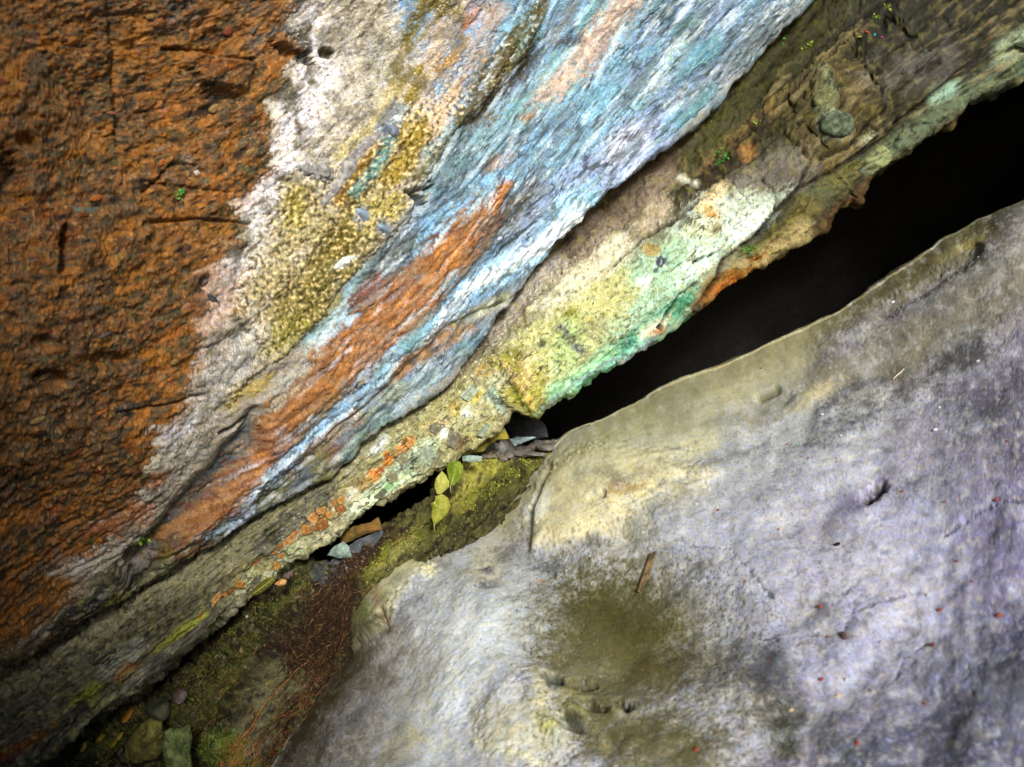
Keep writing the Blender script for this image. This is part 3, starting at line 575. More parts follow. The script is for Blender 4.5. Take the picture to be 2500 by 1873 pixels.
O_ITEMS += [
 ('P', [(1235, 455), (1200, 560), (1140, 640), (1070, 700), (1000, 780), (930, 850), (850, 920), (770, 990), (690, 1070), (620, 1160), (560, 1240), (460, 1310), (350, 1370), (370, 1340), (450, 1250), (540, 1170), (620, 1090), (640, 1020), (720, 940), (790, 850), (860, 790), (940, 710), (1030, 630), (1130, 520)], '#b0743c', dict(a=.62, soft=34, rag=34, f=[('a24', -.05, .7), ('i60', -.5, .8)])), ('P', [(1235, 455), (1200, 560), (1140, 640), (1070, 700), (1000, 780), (930, 850), (850, 920), (770, 990), (690, 1070), (620, 1160), (560, 1240), (460, 1310), (350, 1370), (370, 1340), (450, 1250), (540, 1170), (620, 1090), (640, 1020), (720, 940), (790, 850), (860, 790), (940, 710), (1030, 630), (1130, 520)], '#8a4c22', dict(a=.6, soft=20, rag=20, f=('a10', .35, .5))), ('P', [(1235, 455), (1200, 560), (1140, 640), (1070, 700), (1000, 780), (930, 850), (850, 920), (770, 990), (690, 1070), (620, 1160), (560, 1240), (460, 1310), (350, 1370), (370, 1340), (450, 1250), (540, 1170), (620, 1090), (640, 1020), (720, 940), (790, 850), (860, 790), (940, 710), (1030, 630), (1130, 520)], '#2c1a12', dict(a=.6, soft=20, rag=20, f=('a4', .7, .4))),
 ('P', OR_POLY, '#b06a28', dict(a=.5, rag=24, soft=8, f=[('i24', .15, .5), ('i160', -.2, .7)])), ('P', OR_POLY, '#c8803a', dict(a=.4, rag=24, soft=8, f=[('a10', .3, .5), ('i60', .1, .7)])), ('P', OR_POLY, '#565040', dict(a=.8, rag=24, soft=8, f=[('a24', .25, .4), ('i60', .05, .5)])), ('P', OR_POLY, '#66603a', dict(a=.65, rag=24, soft=8, f=[('i24', -.3, -.4), ('i160', .1, .7)])), ('P', OR_POLY, '#2a2422', dict(a=.75, rag=24, soft=8, f=[('a24', -.45, -.3), ('i60', -.1, -.5)])), ('P', OR_POLY, '#8f8878', dict(a=.6, rag=24, soft=8, f=[('a10', -.7, -.3), ('i60', .2, .5)])),
 ('S', [(1330, -20), (1300, 50), (1240, 140), (1195, 200), (1170, 270), (1110, 300)], (12, 22, 32, 30, 24, 10), '#665a24', dict(soft=20, rag=34, a=.85, f=('i10', -.1, .8))), ('S', [(1300, 90), (1270, 180), (1190, 250)], 12, '#3a3214', dict(a=.7, rag=26)), ('S', [(1040, -20), (1020, 60), (985, 120), (960, 200)], 12, '#75682c', dict(rag=28, a=.75)),
 ('S', [(1560, -40), (1490, 60), (1400, 160), (1330, 230)], (20, 24, 24, 18), '#bda596', dict(soft=24, rag=34, a=.7, f=('i10', -.2, .8))), ('S', [(1210, 30), (1150, 120), (1100, 220)], 20, '#b59c88', dict(soft=30, rag=34, a=.6)), ('S', [(1400, 20), (1350, 90)], 16, '#7a7a72', dict(a=.6, rag=26)),
 ('B', (1395, 100, 30, 14, 20), '#4a525e', dict(a=.7, rag=14)), ('S', [(1100, 330), (1050, 390), (1010, 430)], 10, '#6a6428', dict(rag=24, a=.7)), ('S', [(1560, 200), (1440, 330), (1330, 420)], 16, '#5f7078', dict(rag=24, a=.5, soft=24)), ('S', [(1680, 200), (1560, 330), (1480, 420)], 12, '#56606c', dict(rag=24, a=.5, soft=20)),
]
O_BUMPS = [
 ('S', VEIN, 16, .005, dict(soft=24, rag=8)),
 ('P', ORUN, .012, dict(soft=70, rag=10)),
 ('S', [(620, 1010), (600, 1090), (500, 1210), (400, 1310), (330, 1400)], (10, 34, 34, 26, 20), -.022, dict(soft=36, rag=8)),
 ('S', [(610, 1020), (540, 1060)], 5, -.02, dict(soft=8, rag=4)),
 ('S', [(1090, 810), (1000, 890), (900, 975), (800, 1060)], 5, -.006, dict(soft=10, rag=6)),
 ('S', [(1090, 800), (1180, 760), (1280, 730)], 5, -.006, dict(soft=8, rag=4)),
 ('S', [(1015, 480), (1030, 500), (1022, 530)], (8, 14, 8), -.03, dict(soft=10, rag=6)),
 ('S', [(990, 470), (1050, 460)], 5, -.012, dict(soft=8, rag=6)),
 ('B', (720, 130, 46, 14, -25), -.02, dict(soft=14, rag=8)), ('B', (800, 128, 18, 11, -10), -.012, dict(soft=8, rag=4)),
 ('B', (550, 235, 36, 16, -10), -.012, dict(soft=20, rag=8)), ('B', (170, 620, 18, 40, 0), -.012, dict(soft=14, rag=6)),
 ('S', [(400, 118), (480, 122), (560, 140), (620, 146)], 3, -.010, dict(soft=8, rag=5)),
 ('P', [(480, 125), (620, 150), (600, 215), (500, 205), (450, 150)], .008, dict(soft=12, rag=6)),
 ('S', [(350, 470), (420, 400), (480, 405), (500, 430)], 4, -.006, dict(soft=6, rag=5)),
 ('S', [(330, 440), (450, 460), (560, 470)], 3, -.006, dict(soft=6, rag=5)),
 ('S', [(350, 545), (480, 535), (620, 548)], 4, -.007, dict(soft=6, rag=5)),
 ('S', [(290, 1012), (400, 992), (490, 968)], 3, -.008, dict(soft=6, rag=3)),
 ('S', [(270, 0), (290, 130), (300, 300), (290, 350)], 5, -.007, dict(soft=14, rag=12)),
 ('S', [(150, 660), (170, 560)], 10, -.015, dict(soft=10, rag=6)),
 ('B', (70, 345, 26, 16, -35), -.012, dict(soft=10, rag=4)), ('B', (10, 470, 50, 90, 0), -.03, dict(soft=40, rag=10)),
 ('B', (100, 835, 26, 14, 0), -.01, dict(soft=12, rag=4)), ('B', (120, 925, 40, 22, -10), -.014, dict(soft=14, rag=6)), ('B', (265, 880, 44, 16, -6), -.008, dict(soft=12, rag=6)),
 ('B', (500, 690, 16, 18, 0), -.012, dict(soft=8, rag=3)), ('B', (330, 1370, 40, 26, 30), -.016, dict(soft=20, rag=6)),
 ('S', [(690, 440), (770, 470), (800, 500), (850, 400), (930, 330)], 6, -.004, dict(soft=10, rag=4)),
 ('P', OCHRE, .004, dict(soft=8, rag=16)),
 ('S', [(1240, 110), (1195, 200), (1140, 280)], 10, .008, dict(soft=20, rag=12)),
]
def amp_over(px, py, F):
    orz = np.clip(1 - (px - 380) / 260, 0, 1); blu = smooth((px - 850) / 300)
    h = .012 * F['i400'] + (.006 - .0035 * orz) * F['a70'] + .0035 * F['i60'] + (.0010 - .0006 * orz) * F['a24'] + .0007 * F['a10'] + .0004 * F['a4'] + .0009 * F['i10'] + .0005 * F['i5']
    ao = np.clip(1 - (px - 350) / 350, 0, 1)
    h = h + ao * (.0014 * F['i24'] + .0008 * F['i10'] - .005 * np.clip(F['a24'] - .45, 0, 1))
    oc = np.exp(-(((px - 820) / 260) ** 2 + ((py - 580) / 260) ** 2))
    h = h + orz * (.0030 * (F['Pv'] - .5) * smooth(F['Pe'] / .12) + .0028 * (F['pv'] - .5) * smooth(F['pe'] / .15)) + (1 - orz) * .0012 * (F['pv'] - .5) * smooth(F['pe'] / .2)
    h = h + .0022 * blu * strata(px, py, F, 34) * smooth((F['i160'] + .5) / .8) + .004 * np.clip((py - 1150) / 200, 0, 1) * strata(px, py, F, 26)
    h = h - .0016 * F['crk'] - .0012 * F['crki'] * (1 - ao)
    return h + oc * (.0009 * F['i10'] + .0012 * F['i5'] + .002 * F['i24']) - .004 * np.clip(F['a10'] - .7, 0, 1)
def span_over(s, te):
    tl = (1250 + .8 * s) / .6; tt = (936 - .6 * s) / .8
    return np.clip(np.minimum(tl, tt) + 190 - te, 60, 2000)
build_surface('rock_overhang', full_grid(), E_CRACK, D_OVER, +1, span_over, 465, 1300, 30, 14, 6, .3, 8, angle_over, 100, amp_over, '#a39c8c', O_ITEMS, O_BUMPS, 6, M_OVER, drift=.1)

# ================================================================== the ledge (slanting beam of rock under the overhang)
BALL = [(-600, 2300), (-600, 1700), (800, 1100), (1200, 700), (2100, -400), (3200, -400), (3200, 200), (1300, 1100), (400, 1750)]
B_ITEMS = [
 ('P', [(1500, 560), (1700, 330), (2000, -300), (3300, -400), (3300, 300), (2100, 520), (1900, 640), (1650, 560)], '#403f22', dict(soft=120, rag=50)),
 ('P', [(2050, -200), (3200, -300), (3200, 100), (2300, 260), (2080, 160)], '#3a3a2e', dict(soft=120, rag=40)),
 ('S', [(1990, 20), (1850, 180), (1700, 330), (1560, 450), (1420, 580), (1320, 690), (1200, 800), (1120, 900), (1030, 1000)], (30, 36, 44, 44, 44, 34, 26, 22, 18), '#5d4f40', dict(soft=36, rag=20)),  # brown strip under the crack, with the overhang's shade painted in
 ('S', [(1640, 430), (1480, 570), (1370, 680)], 22, '#8d7d6c', dict(a=.8, soft=26, rag=26)),
 ('S', [(1360, 640), (1270, 740), (1200, 810)], 22, '#9d9488', dict(soft=24, rag=22)),
 ('S', [(1900, 120), (1780, 260), (1680, 380)], 30, '#484a1e', dict(soft=40, rag=30, a=.9)),
 ('S', [(2050, -40), (1960, 60), (1840, 210)], 30, '#3f3a1a', dict(soft=50, rag=30)),
 ('B', (1760, 350, 30, 30, 0), '#454a18', dict(a=.8, rag=24)),
 ('S', [(2100, 70), (2000, 170), (1900, 260), (1840, 300)], 9, '#96855a', dict(rag=14, a=.9)),
 ('S', [(1900, 250), (1800, 330), (1700, 420)], 12, '#8a7048', dict(rag=16, a=.8)),
 ('S', [(1880, 290), (1800, 380), (1700, 460)], 26, '#3d2c1a', dict(rag=20, soft=30, a=.85)),
 ('B', (1828, 375, 22, 18, 60), '#93693a', dict(rag=10)), ('B', (1890, 265, 18, 12, 40), '#8c6f34', dict(rag=10)),
 # knot of rounded bosses
 ('P', [(1900, 250), (1960, 190), (2060, 150), (2120, 160), (2160, 260), (2150, 300), (2060, 370), (1990, 390), (1930, 330)], '#5e5430', dict(soft=20, rag=14)),
 ('S', [(2005, 200), (2020, 240), (2010, 290)], (16, 22, 20), '#7c8664', dict(soft=20, rag=10)),
 ('B', (2035, 320, 34, 32, 0), '#8fa494', dict(soft=14, rag=8)), ('B', (2020, 335, 14, 10, 0), '#5c6266', dict(soft=14, rag=8)),
 ('P', [(1930, 330), (2000, 390), (2100, 330), (2140, 310), (2080, 400), (1990, 460), (1960, 400)], '#82724a', dict(soft=14, rag=10)),
 ('B', (2075, 395, 24, 12, 45), '#8a8670', dict(rag=8)),
 ('S', [(1700, 530), (1800, 470), (1930, 400), (1980, 440)], 40, '#7a7468', dict(soft=40, rag=24)),
 ('B', (1900, 425, 50, 24, 10), '#67605a', dict(a=.8, rag=16)),
 ('P', [(1620, 560), (1720, 470), (1850, 470), (1960, 450), (1900, 510), (1830, 580), (1750, 640), (1640, 600)], '#a9b4a4', dict(soft=20, rag=18)),
 ('P', [(1760, 560), (1860, 500), (1900, 520), (1800, 610)], '#c3d2c8', dict(soft=20, rag=14)),
 ('S', [(1760, 450), (1720, 510), (1730, 560)], 18, '#bfae84', dict(rag=18, soft=18)),
 ('B', (1735, 530, 16, 14, 0), '#b98c4c', dict(rag=12)), ('S', [(1660, 430), (1700, 450)], 9, '#b5b7a4', dict(rag=8)),
 ('S', [(1620, 500), (1560, 560)], 20, '#a0937e', dict(rag=20, soft=20)),
 # lower lip of the upper right part
 ('S', [(2560, 130), (2400, 210), (2300, 270), (2200, 340), (2130, 400)], (40, 34, 34, 26, 26), '#64745a', dict(soft=30, rag=16)),
 ('S', [(2500, 100), (2440, 130)], 26, '#8fa284', dict(soft=24, rag=12)), ('S', [(2330, 210), (2280, 240)], 20, '#8fb09a', dict(soft=20, rag=12)),
 ('S', [(2480, 220), (2380, 270), (2290, 330)], 16, '#4d3b1e', dict(soft=20, rag=12)),
 ('B', (2150, 385, 34, 28, 40), '#8a9468', dict(rag=10)), ('B', (2120, 340, 20, 10, 30), '#a2ac90', dict(rag=8)),
 ('S', [(2140, 460), (2080, 500), (2000, 560)], 24, '#5c3e20', dict(soft=20, rag=14)), ('S', [(2080, 410), (2000, 470), (1950, 510)], 24, '#6d6a3c', dict(soft=20, rag=16)),
 ('B', (2000, 470, 26, 26, 0), '#555f44', dict(a=.8, rag=14)), ('S', [(1980, 500), (1900, 580), (1850, 630)], 22, '#6f6637', dict(soft=20, rag=14)),
 ('S', [(1960, 560), (1880, 620), (1800, 670)], 22, '#9a8a5c', dict(soft=20, rag=14)),
 ('B', (1825, 610, 16, 7, 0), '#5d7d2c', dict(rag=10)), ('B', (1850, 632, 24, 10, 20), '#a0642a', dict(rag=10)),
 ('P', [(1680, 720), (1690, 770), (1730, 765), (1800, 700), (1850, 650), (1790, 655), (1720, 680)], '#8a5c1c', dict(soft=8, rag=8)),
 ('S', [(1700, 740), (1760, 700), (1820, 672)], 9, '#b0642a', dict(rag=12)), ('S', [(1675, 690), (1680, 750), (1700, 770)], 5, '#cdbf98', dict(rag=4, soft=6)),
 # mint, teal and cream middle
 ('P', [(1450, 700), (1560, 600), (1650, 560), (1780, 600), (1700, 690), (1690, 770), (1600, 840), (1480, 900), (1400, 800)], '#94b496', dict(soft=50, rag=30)),
 ('P', [(1690, 590), (1800, 600), (1700, 680), (1640, 700)], '#b4cbb8', dict(soft=30, rag=20)),
 ('B', (1590, 610, 22, 20, 0), '#a08a52', dict(soft=10, rag=6)), ('B', (1612, 640, 12, 13, 0), '#3f4c5c', dict(soft=5, rag=3)), ('B', (1601, 662, 6, 4, 0), '#5b6a70', dict(soft=5, rag=3)),
 ('B', (1570, 690, 12, 16, 0), '#dfeee2', dict(rag=10)), ('B', (1700, 560, 40, 20, 20), '#b9c2a4', dict(rag=14)),
 ('P', [(1560, 800), (1640, 730), (1690, 700), (1695, 770), (1600, 845), (1480, 905), (1470, 870)], '#5ca486', dict(soft=26, rag=20)),
 ('B', (1545, 845, 22, 30, 20), '#2f8a6c', dict(soft=16, rag=14, a=.9)), ('B', (1660, 740, 24, 14, 30), '#468a64', dict(rag=14)),
 ('B', (1600, 800, 44, 18, 30), '#c7ccb0', dict(soft=14, rag=12)), ('B', (1612, 808, 16, 6, 20), '#b5713c', dict(rag=6)),
 ('P', [(1230, 870), (1330, 740), (1430, 660), (1520, 640), (1560, 720), (1500, 800), (1440, 880), (1380, 950), (1290, 950)], '#b0b076', dict(soft=50, rag=34)),
 ('S', [(1330, 740), (1450, 650), (1520, 600)], 30, '#c2bda4', dict(a=.85, soft=30, rag=26)),
 ('S', [(1400, 800), (1370, 880), (1400, 900)], 34, '#a0b878', dict(a=.85, soft=40, rag=26)),
 ('B', (1388, 765, 22, 14, 0), '#8a8c2e', dict(rag=10, soft=16)), ('S', [(1370, 800), (1400, 840), (1420, 860)], 7, '#5d6066', dict(rag=8)),
 ('B', (1450, 800, 40, 26, 10), '#8f9062', dict(a=.7, rag=18, soft=20)),
 ('B', (1255, 880, 34, 26, 30), '#7f7c34', dict(rag=14, soft=20)), ('B', (1322, 840, 9, 9, 0), '#5d6248', dict(rag=4)),
 ('P', [(1160, 900), (1220, 870), (1330, 900), (1340, 1000), (1300, 1030), (1240, 990), (1180, 960)], '#a8a044', dict(soft=26, rag=20)),
 ('S', [(1170, 910), (1210, 920)], 14, '#b58a44', dict(rag=14)), ('S', [(1235, 900), (1270, 960), (1300, 1000)], 9, '#d0aa62', dict(rag=12, soft=8)),
 ('S', [(1280, 880), (1290, 930)], 14, '#cdb27c', dict(rag=14, a=.8)), ('S', [(1250, 950), (1290, 1000), (1310, 1020)], 10, '#828420', dict(rag=12)),
 ('S', [(1490, 870), (1420, 930), (1360, 960)], 26, '#92c898', dict(soft=24, rag=18)), ('S', [(1560, 850), (1480, 910), (1420, 940)], 14, '#86d0b0', dict(rag=12, soft=14)),
 ('S', [(1600, 840), (1500, 905), (1430, 955), (1345, 1005)], 9, '#8fa3a8', dict(rag=5, soft=6)),
 ('B', (1325, 1000, 26, 12, 30), '#6c7a2c', dict(rag=8)), ('B', (1370, 900, 34, 20, 20), '#a8b880', dict(a=.7)),
 # left of the nose
 ('P', [(900, 1110), (1020, 1000), (1150, 900), (1240, 1000), (1220, 1060), (1150, 1110), (1070, 1150), (960, 1210), (880, 1240), (800, 1250)], '#9e9a68', dict(soft=40, rag=26)),
 ('S', [(1210, 930), (1150, 1000), (1070, 1060)], 30, '#aaa882', dict(soft=30, rag=26)), ('S', [(1200, 960), (1230, 1000)], 12, '#8ba090', dict(rag=12)),
 ('B', (1155, 965, 22, 14, 30), '#b0a553', dict(rag=12)), ('B', (1110, 1000, 16, 22, 20), '#ab9650', dict(rag=10)), ('B', (1065, 1040, 26, 20, 30), '#b3a070', dict(rag=12)),
 ('B', (1130, 1085, 24, 16, 20), '#6c5530', dict(rag=12)), ('B', (1085, 1055, 12, 14, 0), '#dfe6d8', dict(rag=8)), ('B', (1140, 1010, 9, 8, 0), '#e2e8dc', dict(rag=6)),
 ('S', [(1050, 1090), (980, 1140), (920, 1190), (860, 1240)], 22, '#a9b89c', dict(soft=22, rag=18)), ('B', (1020, 1130, 40, 20, 30), '#7a8670', dict(a=.8, rag=16)),
 ('B', (925, 1090, 26, 14, 40), '#b9c0bc', dict(rag=14)), ('S', [(1000, 1160), (940, 1200), (880, 1240)], 12, '#b7cba8', dict(rag=12, soft=12)),
 ('B', (957, 1165, 15, 14, 0), '#77806c', dict(rag=5, soft=6)), ('S', [(935, 1205), (960, 1180)], 8, '#6f9c64', dict(rag=6)),
 ('S', [(880, 1180), (820, 1220), (790, 1260)], 26, '#92885a', dict(soft=30, rag=20)), ('B', (868, 1220, 18, 24, 20), '#cfc9b4', dict(rag=14)),
 ('S', [(850, 1280), (790, 1320), (720, 1370)], 12, '#b4b28c', dict(rag=12, soft=14)), ('S', [(800, 1210), (720, 1270), (640, 1340)], 26, '#6c6a5a', dict(soft=30, rag=22)),
 ('B', (670, 1310, 20, 26, 30), '#35342f', dict(a=.8, rag=14)), ('S', [(740, 1330), (680, 1390), (640, 1410)], 20, '#9aa078', dict(soft=16, rag=14)),
 ('S', [(640, 1390), (560, 1430), (500, 1480)], 24, '#8c8452', dict(soft=20, rag=18)), ('S', [(620, 1400), (560, 1460)], 14, '#b4b07c', dict(rag=12)),
 # lower left
 ('P', [(-900, 2300), (-900, 1750), (0, 1700), (300, 1530), (520, 1410), (600, 1440), (500, 1560), (300, 1710), (140, 1850)], '#66624c', dict(soft=50, rag=30)),
 ('S', [(500, 1510), (430, 1560), (400, 1590)], 18, '#8f9034', dict(rag=22, soft=18)), ('B', (310, 1630, 30, 16, 35), '#a56a22', dict(rag=14)), ('B', (290, 1660, 14, 10, 35), '#8f5018'),
 ('S', [(240, 1680), (190, 1720)], 16, '#84882c', dict(rag=18)), ('S', [(340, 1580), (260, 1640)], 20, '#8a8d80', dict(a=.8, rag=24)),
 ('B', (140, 1768, 14, 9, 30), '#9a6a1c'), ('S', [(110, 1790), (60, 1820), (0, 1850)], 12, '#9a5c24', dict(rag=12)), ('B', (20, 1850, 40, 24, 30), '#8a3d34', dict(a=.7, soft=30)),
 ('S', [(200, 1740), (100, 1830), (0, 1900)], 20, '#46453d', dict(soft=24, rag=14)),
 ('B', (993, 1086, 22, 12, 40), '#c4742c', dict(rag=12, soft=6)), ('B', (975, 1100, 14, 10, 40), '#c88a4c', dict(rag=10, soft=6)), ('B', (947, 1118, 13, 17, 0), '#cf7c34', dict(rag=10, soft=6)), ('B', (911, 1161, 17, 18, 0), '#d07c38', dict(rag=10, soft=6)), ('B', (929, 1147, 9, 7, 0), '#b8602c', dict(rag=8, soft=6)), ('B', (895, 1180, 20, 14, 40), '#b08a4c', dict(rag=10, a=.8)),
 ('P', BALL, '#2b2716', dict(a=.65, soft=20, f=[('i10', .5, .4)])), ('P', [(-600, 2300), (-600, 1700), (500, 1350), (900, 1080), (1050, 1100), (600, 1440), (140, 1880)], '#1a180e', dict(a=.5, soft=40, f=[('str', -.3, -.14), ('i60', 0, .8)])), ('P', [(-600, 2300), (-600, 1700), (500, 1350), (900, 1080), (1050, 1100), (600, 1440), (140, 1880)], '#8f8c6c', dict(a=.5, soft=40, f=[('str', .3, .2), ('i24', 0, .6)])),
 ('P', BALL, '#1e1a10', dict(a=.8, soft=20, f=('crk', .5, .5))), ('P', BALL, '#2a2414', dict(a=.6, soft=20, f=('crki', .5, .5))),
 ('P', BALL, '#2b2716', dict(a=.5, soft=20, f=[('a10', .6, .4)])),
 ('P', [(300, 1750), (800, 1150), (1300, 700), (1500, 560), (1700, 480), (1850, 500), (1700, 700), (1300, 1020)], '#dfe2cc', dict(a=.42, soft=60, f=[('i10', -.5, -.4), ('i160', -.2, 1.5)])),
 ('P', BALL, '#8c8440', dict(a=.35, soft=20, f=[('i24', .35, .5)])),
 ('P', [(300, 1750), (800, 1150), (1300, 700), (1500, 560), (1700, 480), (1850, 500), (1700, 700), (1300, 1020)], '#e8ead8', dict(a=.4, soft=60, f=[('i5', .6, .3)])),
 ('P', [(1850, 200), (2100, -200), (3200, -300), (3200, 150), (2200, 360), (2000, 560), (1850, 450)], '#2f2a14', dict(a=.15, soft=100, rag=40)),
]
CRACKS_B = [
 [(1700, 760), (1740, 690), (1770, 635), (1850, 570), (1880, 530), (1960, 450), (2060, 400), (2130, 350), (2170, 320), (2250, 250), (2330, 185), (2400, 130)],
 [(1900, 300), (1930, 340), (1980, 390), (1960, 450)], [(1840, 300), (1950, 220), (2060, 110), (2110, 60)], [(2110, 160), (2150, 220), (2160, 270), (2120, 300), (2150, 320)],
 [(1610, 800), (1660, 720), (1700, 690)], [(1690, 640), (1740, 620), (1600, 640)][0:2], [(2000, 390), (2070, 360), (2120, 305)], [(1945, 320), (1970, 285)]]
CRACKS_B += [[(1760, 250), (1860, 190), (1950, 80), (2010, 0)], [(1990, 130), (2080, 60), (2200, -20)], [(2180, 230), (2280, 130), (2400, 40)], [(2300, 40), (2360, 80), (2420, 130)], [(1640, 470), (1720, 420), (1830, 330)], [(1860, 440), (1900, 480), (1890, 520)], [(2160, 40), (2250, 90), (2290, 160)], [(1500, 640), (1590, 560), (1700, 500)], [(2260, 300), (2210, 310), (2190, 360)]]
B_ITEMS += [('S', c, 2.4, '#12100a', dict(soft=5, rag=6, a=.9)) for c in CRACKS_B] + [('S', CRACKS_B[0], 7, '#2c2414', dict(soft=12, rag=8, a=.6)),
 ('P', [(1700, 300), (1900, 60), (2000, -60), (2150, -60), (1980, 130), (1850, 260), (1740, 380)], '#3e4416', dict(a=.6, soft=40, rag=30, f=('i24', -.1, .6))), ('P', [(1850, 200), (2600, -100), (2600, 150), (2150, 350), (1950, 400)], '#8a7c58', dict(a=.55, soft=30, f=('a24', .35, .4))), ('P', [(1850, 200), (2600, -100), (2600, 150), (2150, 350), (1950, 400)], '#241e12', dict(a=.6, soft=30, f=('a10', .4, .4))),
 ('P', [(2050, 180), (2300, 60), (2350, 160), (2180, 260)], '#6e6a66', dict(a=.5, soft=40, f=('i60', 0, .6)))]
B_BUMPS = [('S', c, 2.4, -.012, dict(soft=5, rag=6)) for c in CRACKS_B] + [('P', [(1640, 470), (1830, 330), (1950, 340), (1985, 390), (1940, 450), (1760, 560), (1690, 560)], .007, dict(soft=10, rag=8)), ('P', [(2180, 230), (2400, 40), (2600, -60), (2600, 60), (2330, 180), (2200, 300)], .008, dict(soft=10, rag=8))] + [('S', CRACKS_B[0], 5, -.006, dict(soft=14, rag=6))] + [
 ('B', (2035, 320, 36, 34, 0), .014, dict(soft=30, rag=4)), ('S', [(2005, 200), (2015, 250), (2010, 290)], 20, .010, dict(soft=26, rag=4)),
 ('P', [(1960, 190), (2060, 150), (2120, 160), (2160, 260), (2110, 300), (2060, 260)], .012, dict(soft=24, rag=6)),
 ('P', [(1930, 330), (1985, 390), (2070, 360), (2120, 310), (2060, 300), (1950, 250)], .008, dict(soft=10, rag=4)),
 ('S', [(2100, 60), (2000, 170), (1850, 290)], 12, .008, dict(soft=16, rag=8)), ('S', [(1750, 430), (1640, 530)], 22, -.006, dict(soft=26, rag=8)),
 ('B', (2150, 385, 32, 26, 40), .014, dict(soft=18, rag=6)), ('B', (2300, 290, 60, 20, 30), .01, dict(soft=20, rag=6)),
 ('P', [(1680, 700), (1690, 770), (1740, 770), (1860, 650), (1790, 640)], .006, dict(soft=6, rag=6)),
 ('B', (1255, 880, 26, 20, 30), -.007, dict(soft=26, rag=4)), ('S', [(1230, 890), (1280, 960), (1310, 1010)], 12, .008, dict(soft=14, rag=6)),
 ('S', [(1170, 940), (1210, 990), (1240, 1000)], 8, -.008, dict(soft=14, rag=6)), ('B', (1322, 840, 8, 8, 0), -.006, dict(soft=8, rag=2)),
 ('S', [(1370, 800), (1420, 860)], 5, -.004, dict(soft=8, rag=4)), ('S', [(1060, 1090), (1100, 1050), (1090, 1020)], 4, -.007, dict(soft=8, rag=6)),
 ('S', [(1020, 1150), (960, 1120), (920, 1160)], 2, -.004, dict(soft=5, rag=4)), ('S', [(1060, 1090), (980, 1150), (900, 1215)], 2, -.006, dict(soft=5, rag=4)),
 ('B', (670, 1310, 16, 22, 30), -.012, dict(soft=14, rag=6)), ('S', [(640, 1370), (600, 1400)], 10, -.010, dict(soft=12, rag=6)),
 ('S', [(240, 1650), (330, 1600)], 2, -.006, dict(soft=6, rag=8)),
]
def amp_band(px, py, F):
    h = .010 * F['i160'] + .006 * F['i60'] + .003 * F['i24'] + .0022 * F['a24'] + .0013 * F['i10'] + .0011 * F['a10'] + .0006 * F['i5']
    lo = np.clip(1 - (px - 900) / 300, 0, 1)
    rt = np.clip((px - 1650) / 250, 0, 1); lf = np.clip((1050 - px) / 250, 0, 1)
    h = h + .0042 * lf * strata(px, py, F, 30) + .004 * rt * strata(px, py, F, 46, 20) + (rt * .006 + .001) * (F['Pv'] - .5) * smooth(F['Pe'] / .08) + .0012 * (F['pv'] - .5) * smooth(F['pe'] / .15) - .002 * lf * F['i24']
    h = h - .003 * F['crk'] - .003 * F['crki'] + .004 * np.clip((px - 1750) / 300, 0, 1) * F['a70']
    return h + lo * (.002 * F['i24'] + .0022 * F['a10']) - .004 * np.clip(F['i24'] - .6, 0, 1)
def span_band(s, te): return edge(E_CRACK, s, 6, 0) + 55 - te
def extra_band(S, T, te, px, py):          # the ledge is a rounded beam
    u = np.clip((T - te) / 260.0, 0, 1.2)
    return .030 * (u - .45) ** 2 * 4 - .012
build_surface('rock_ledge', full_grid(), E_BAND, D_BAND, +1, span_band, 170, 200, 3, 16, 7, .5, 10, angle_band, 300, amp_band, '#8d8768', B_ITEMS, B_BUMPS, 3, M_BAND, extra=extra_band, drift=.05)

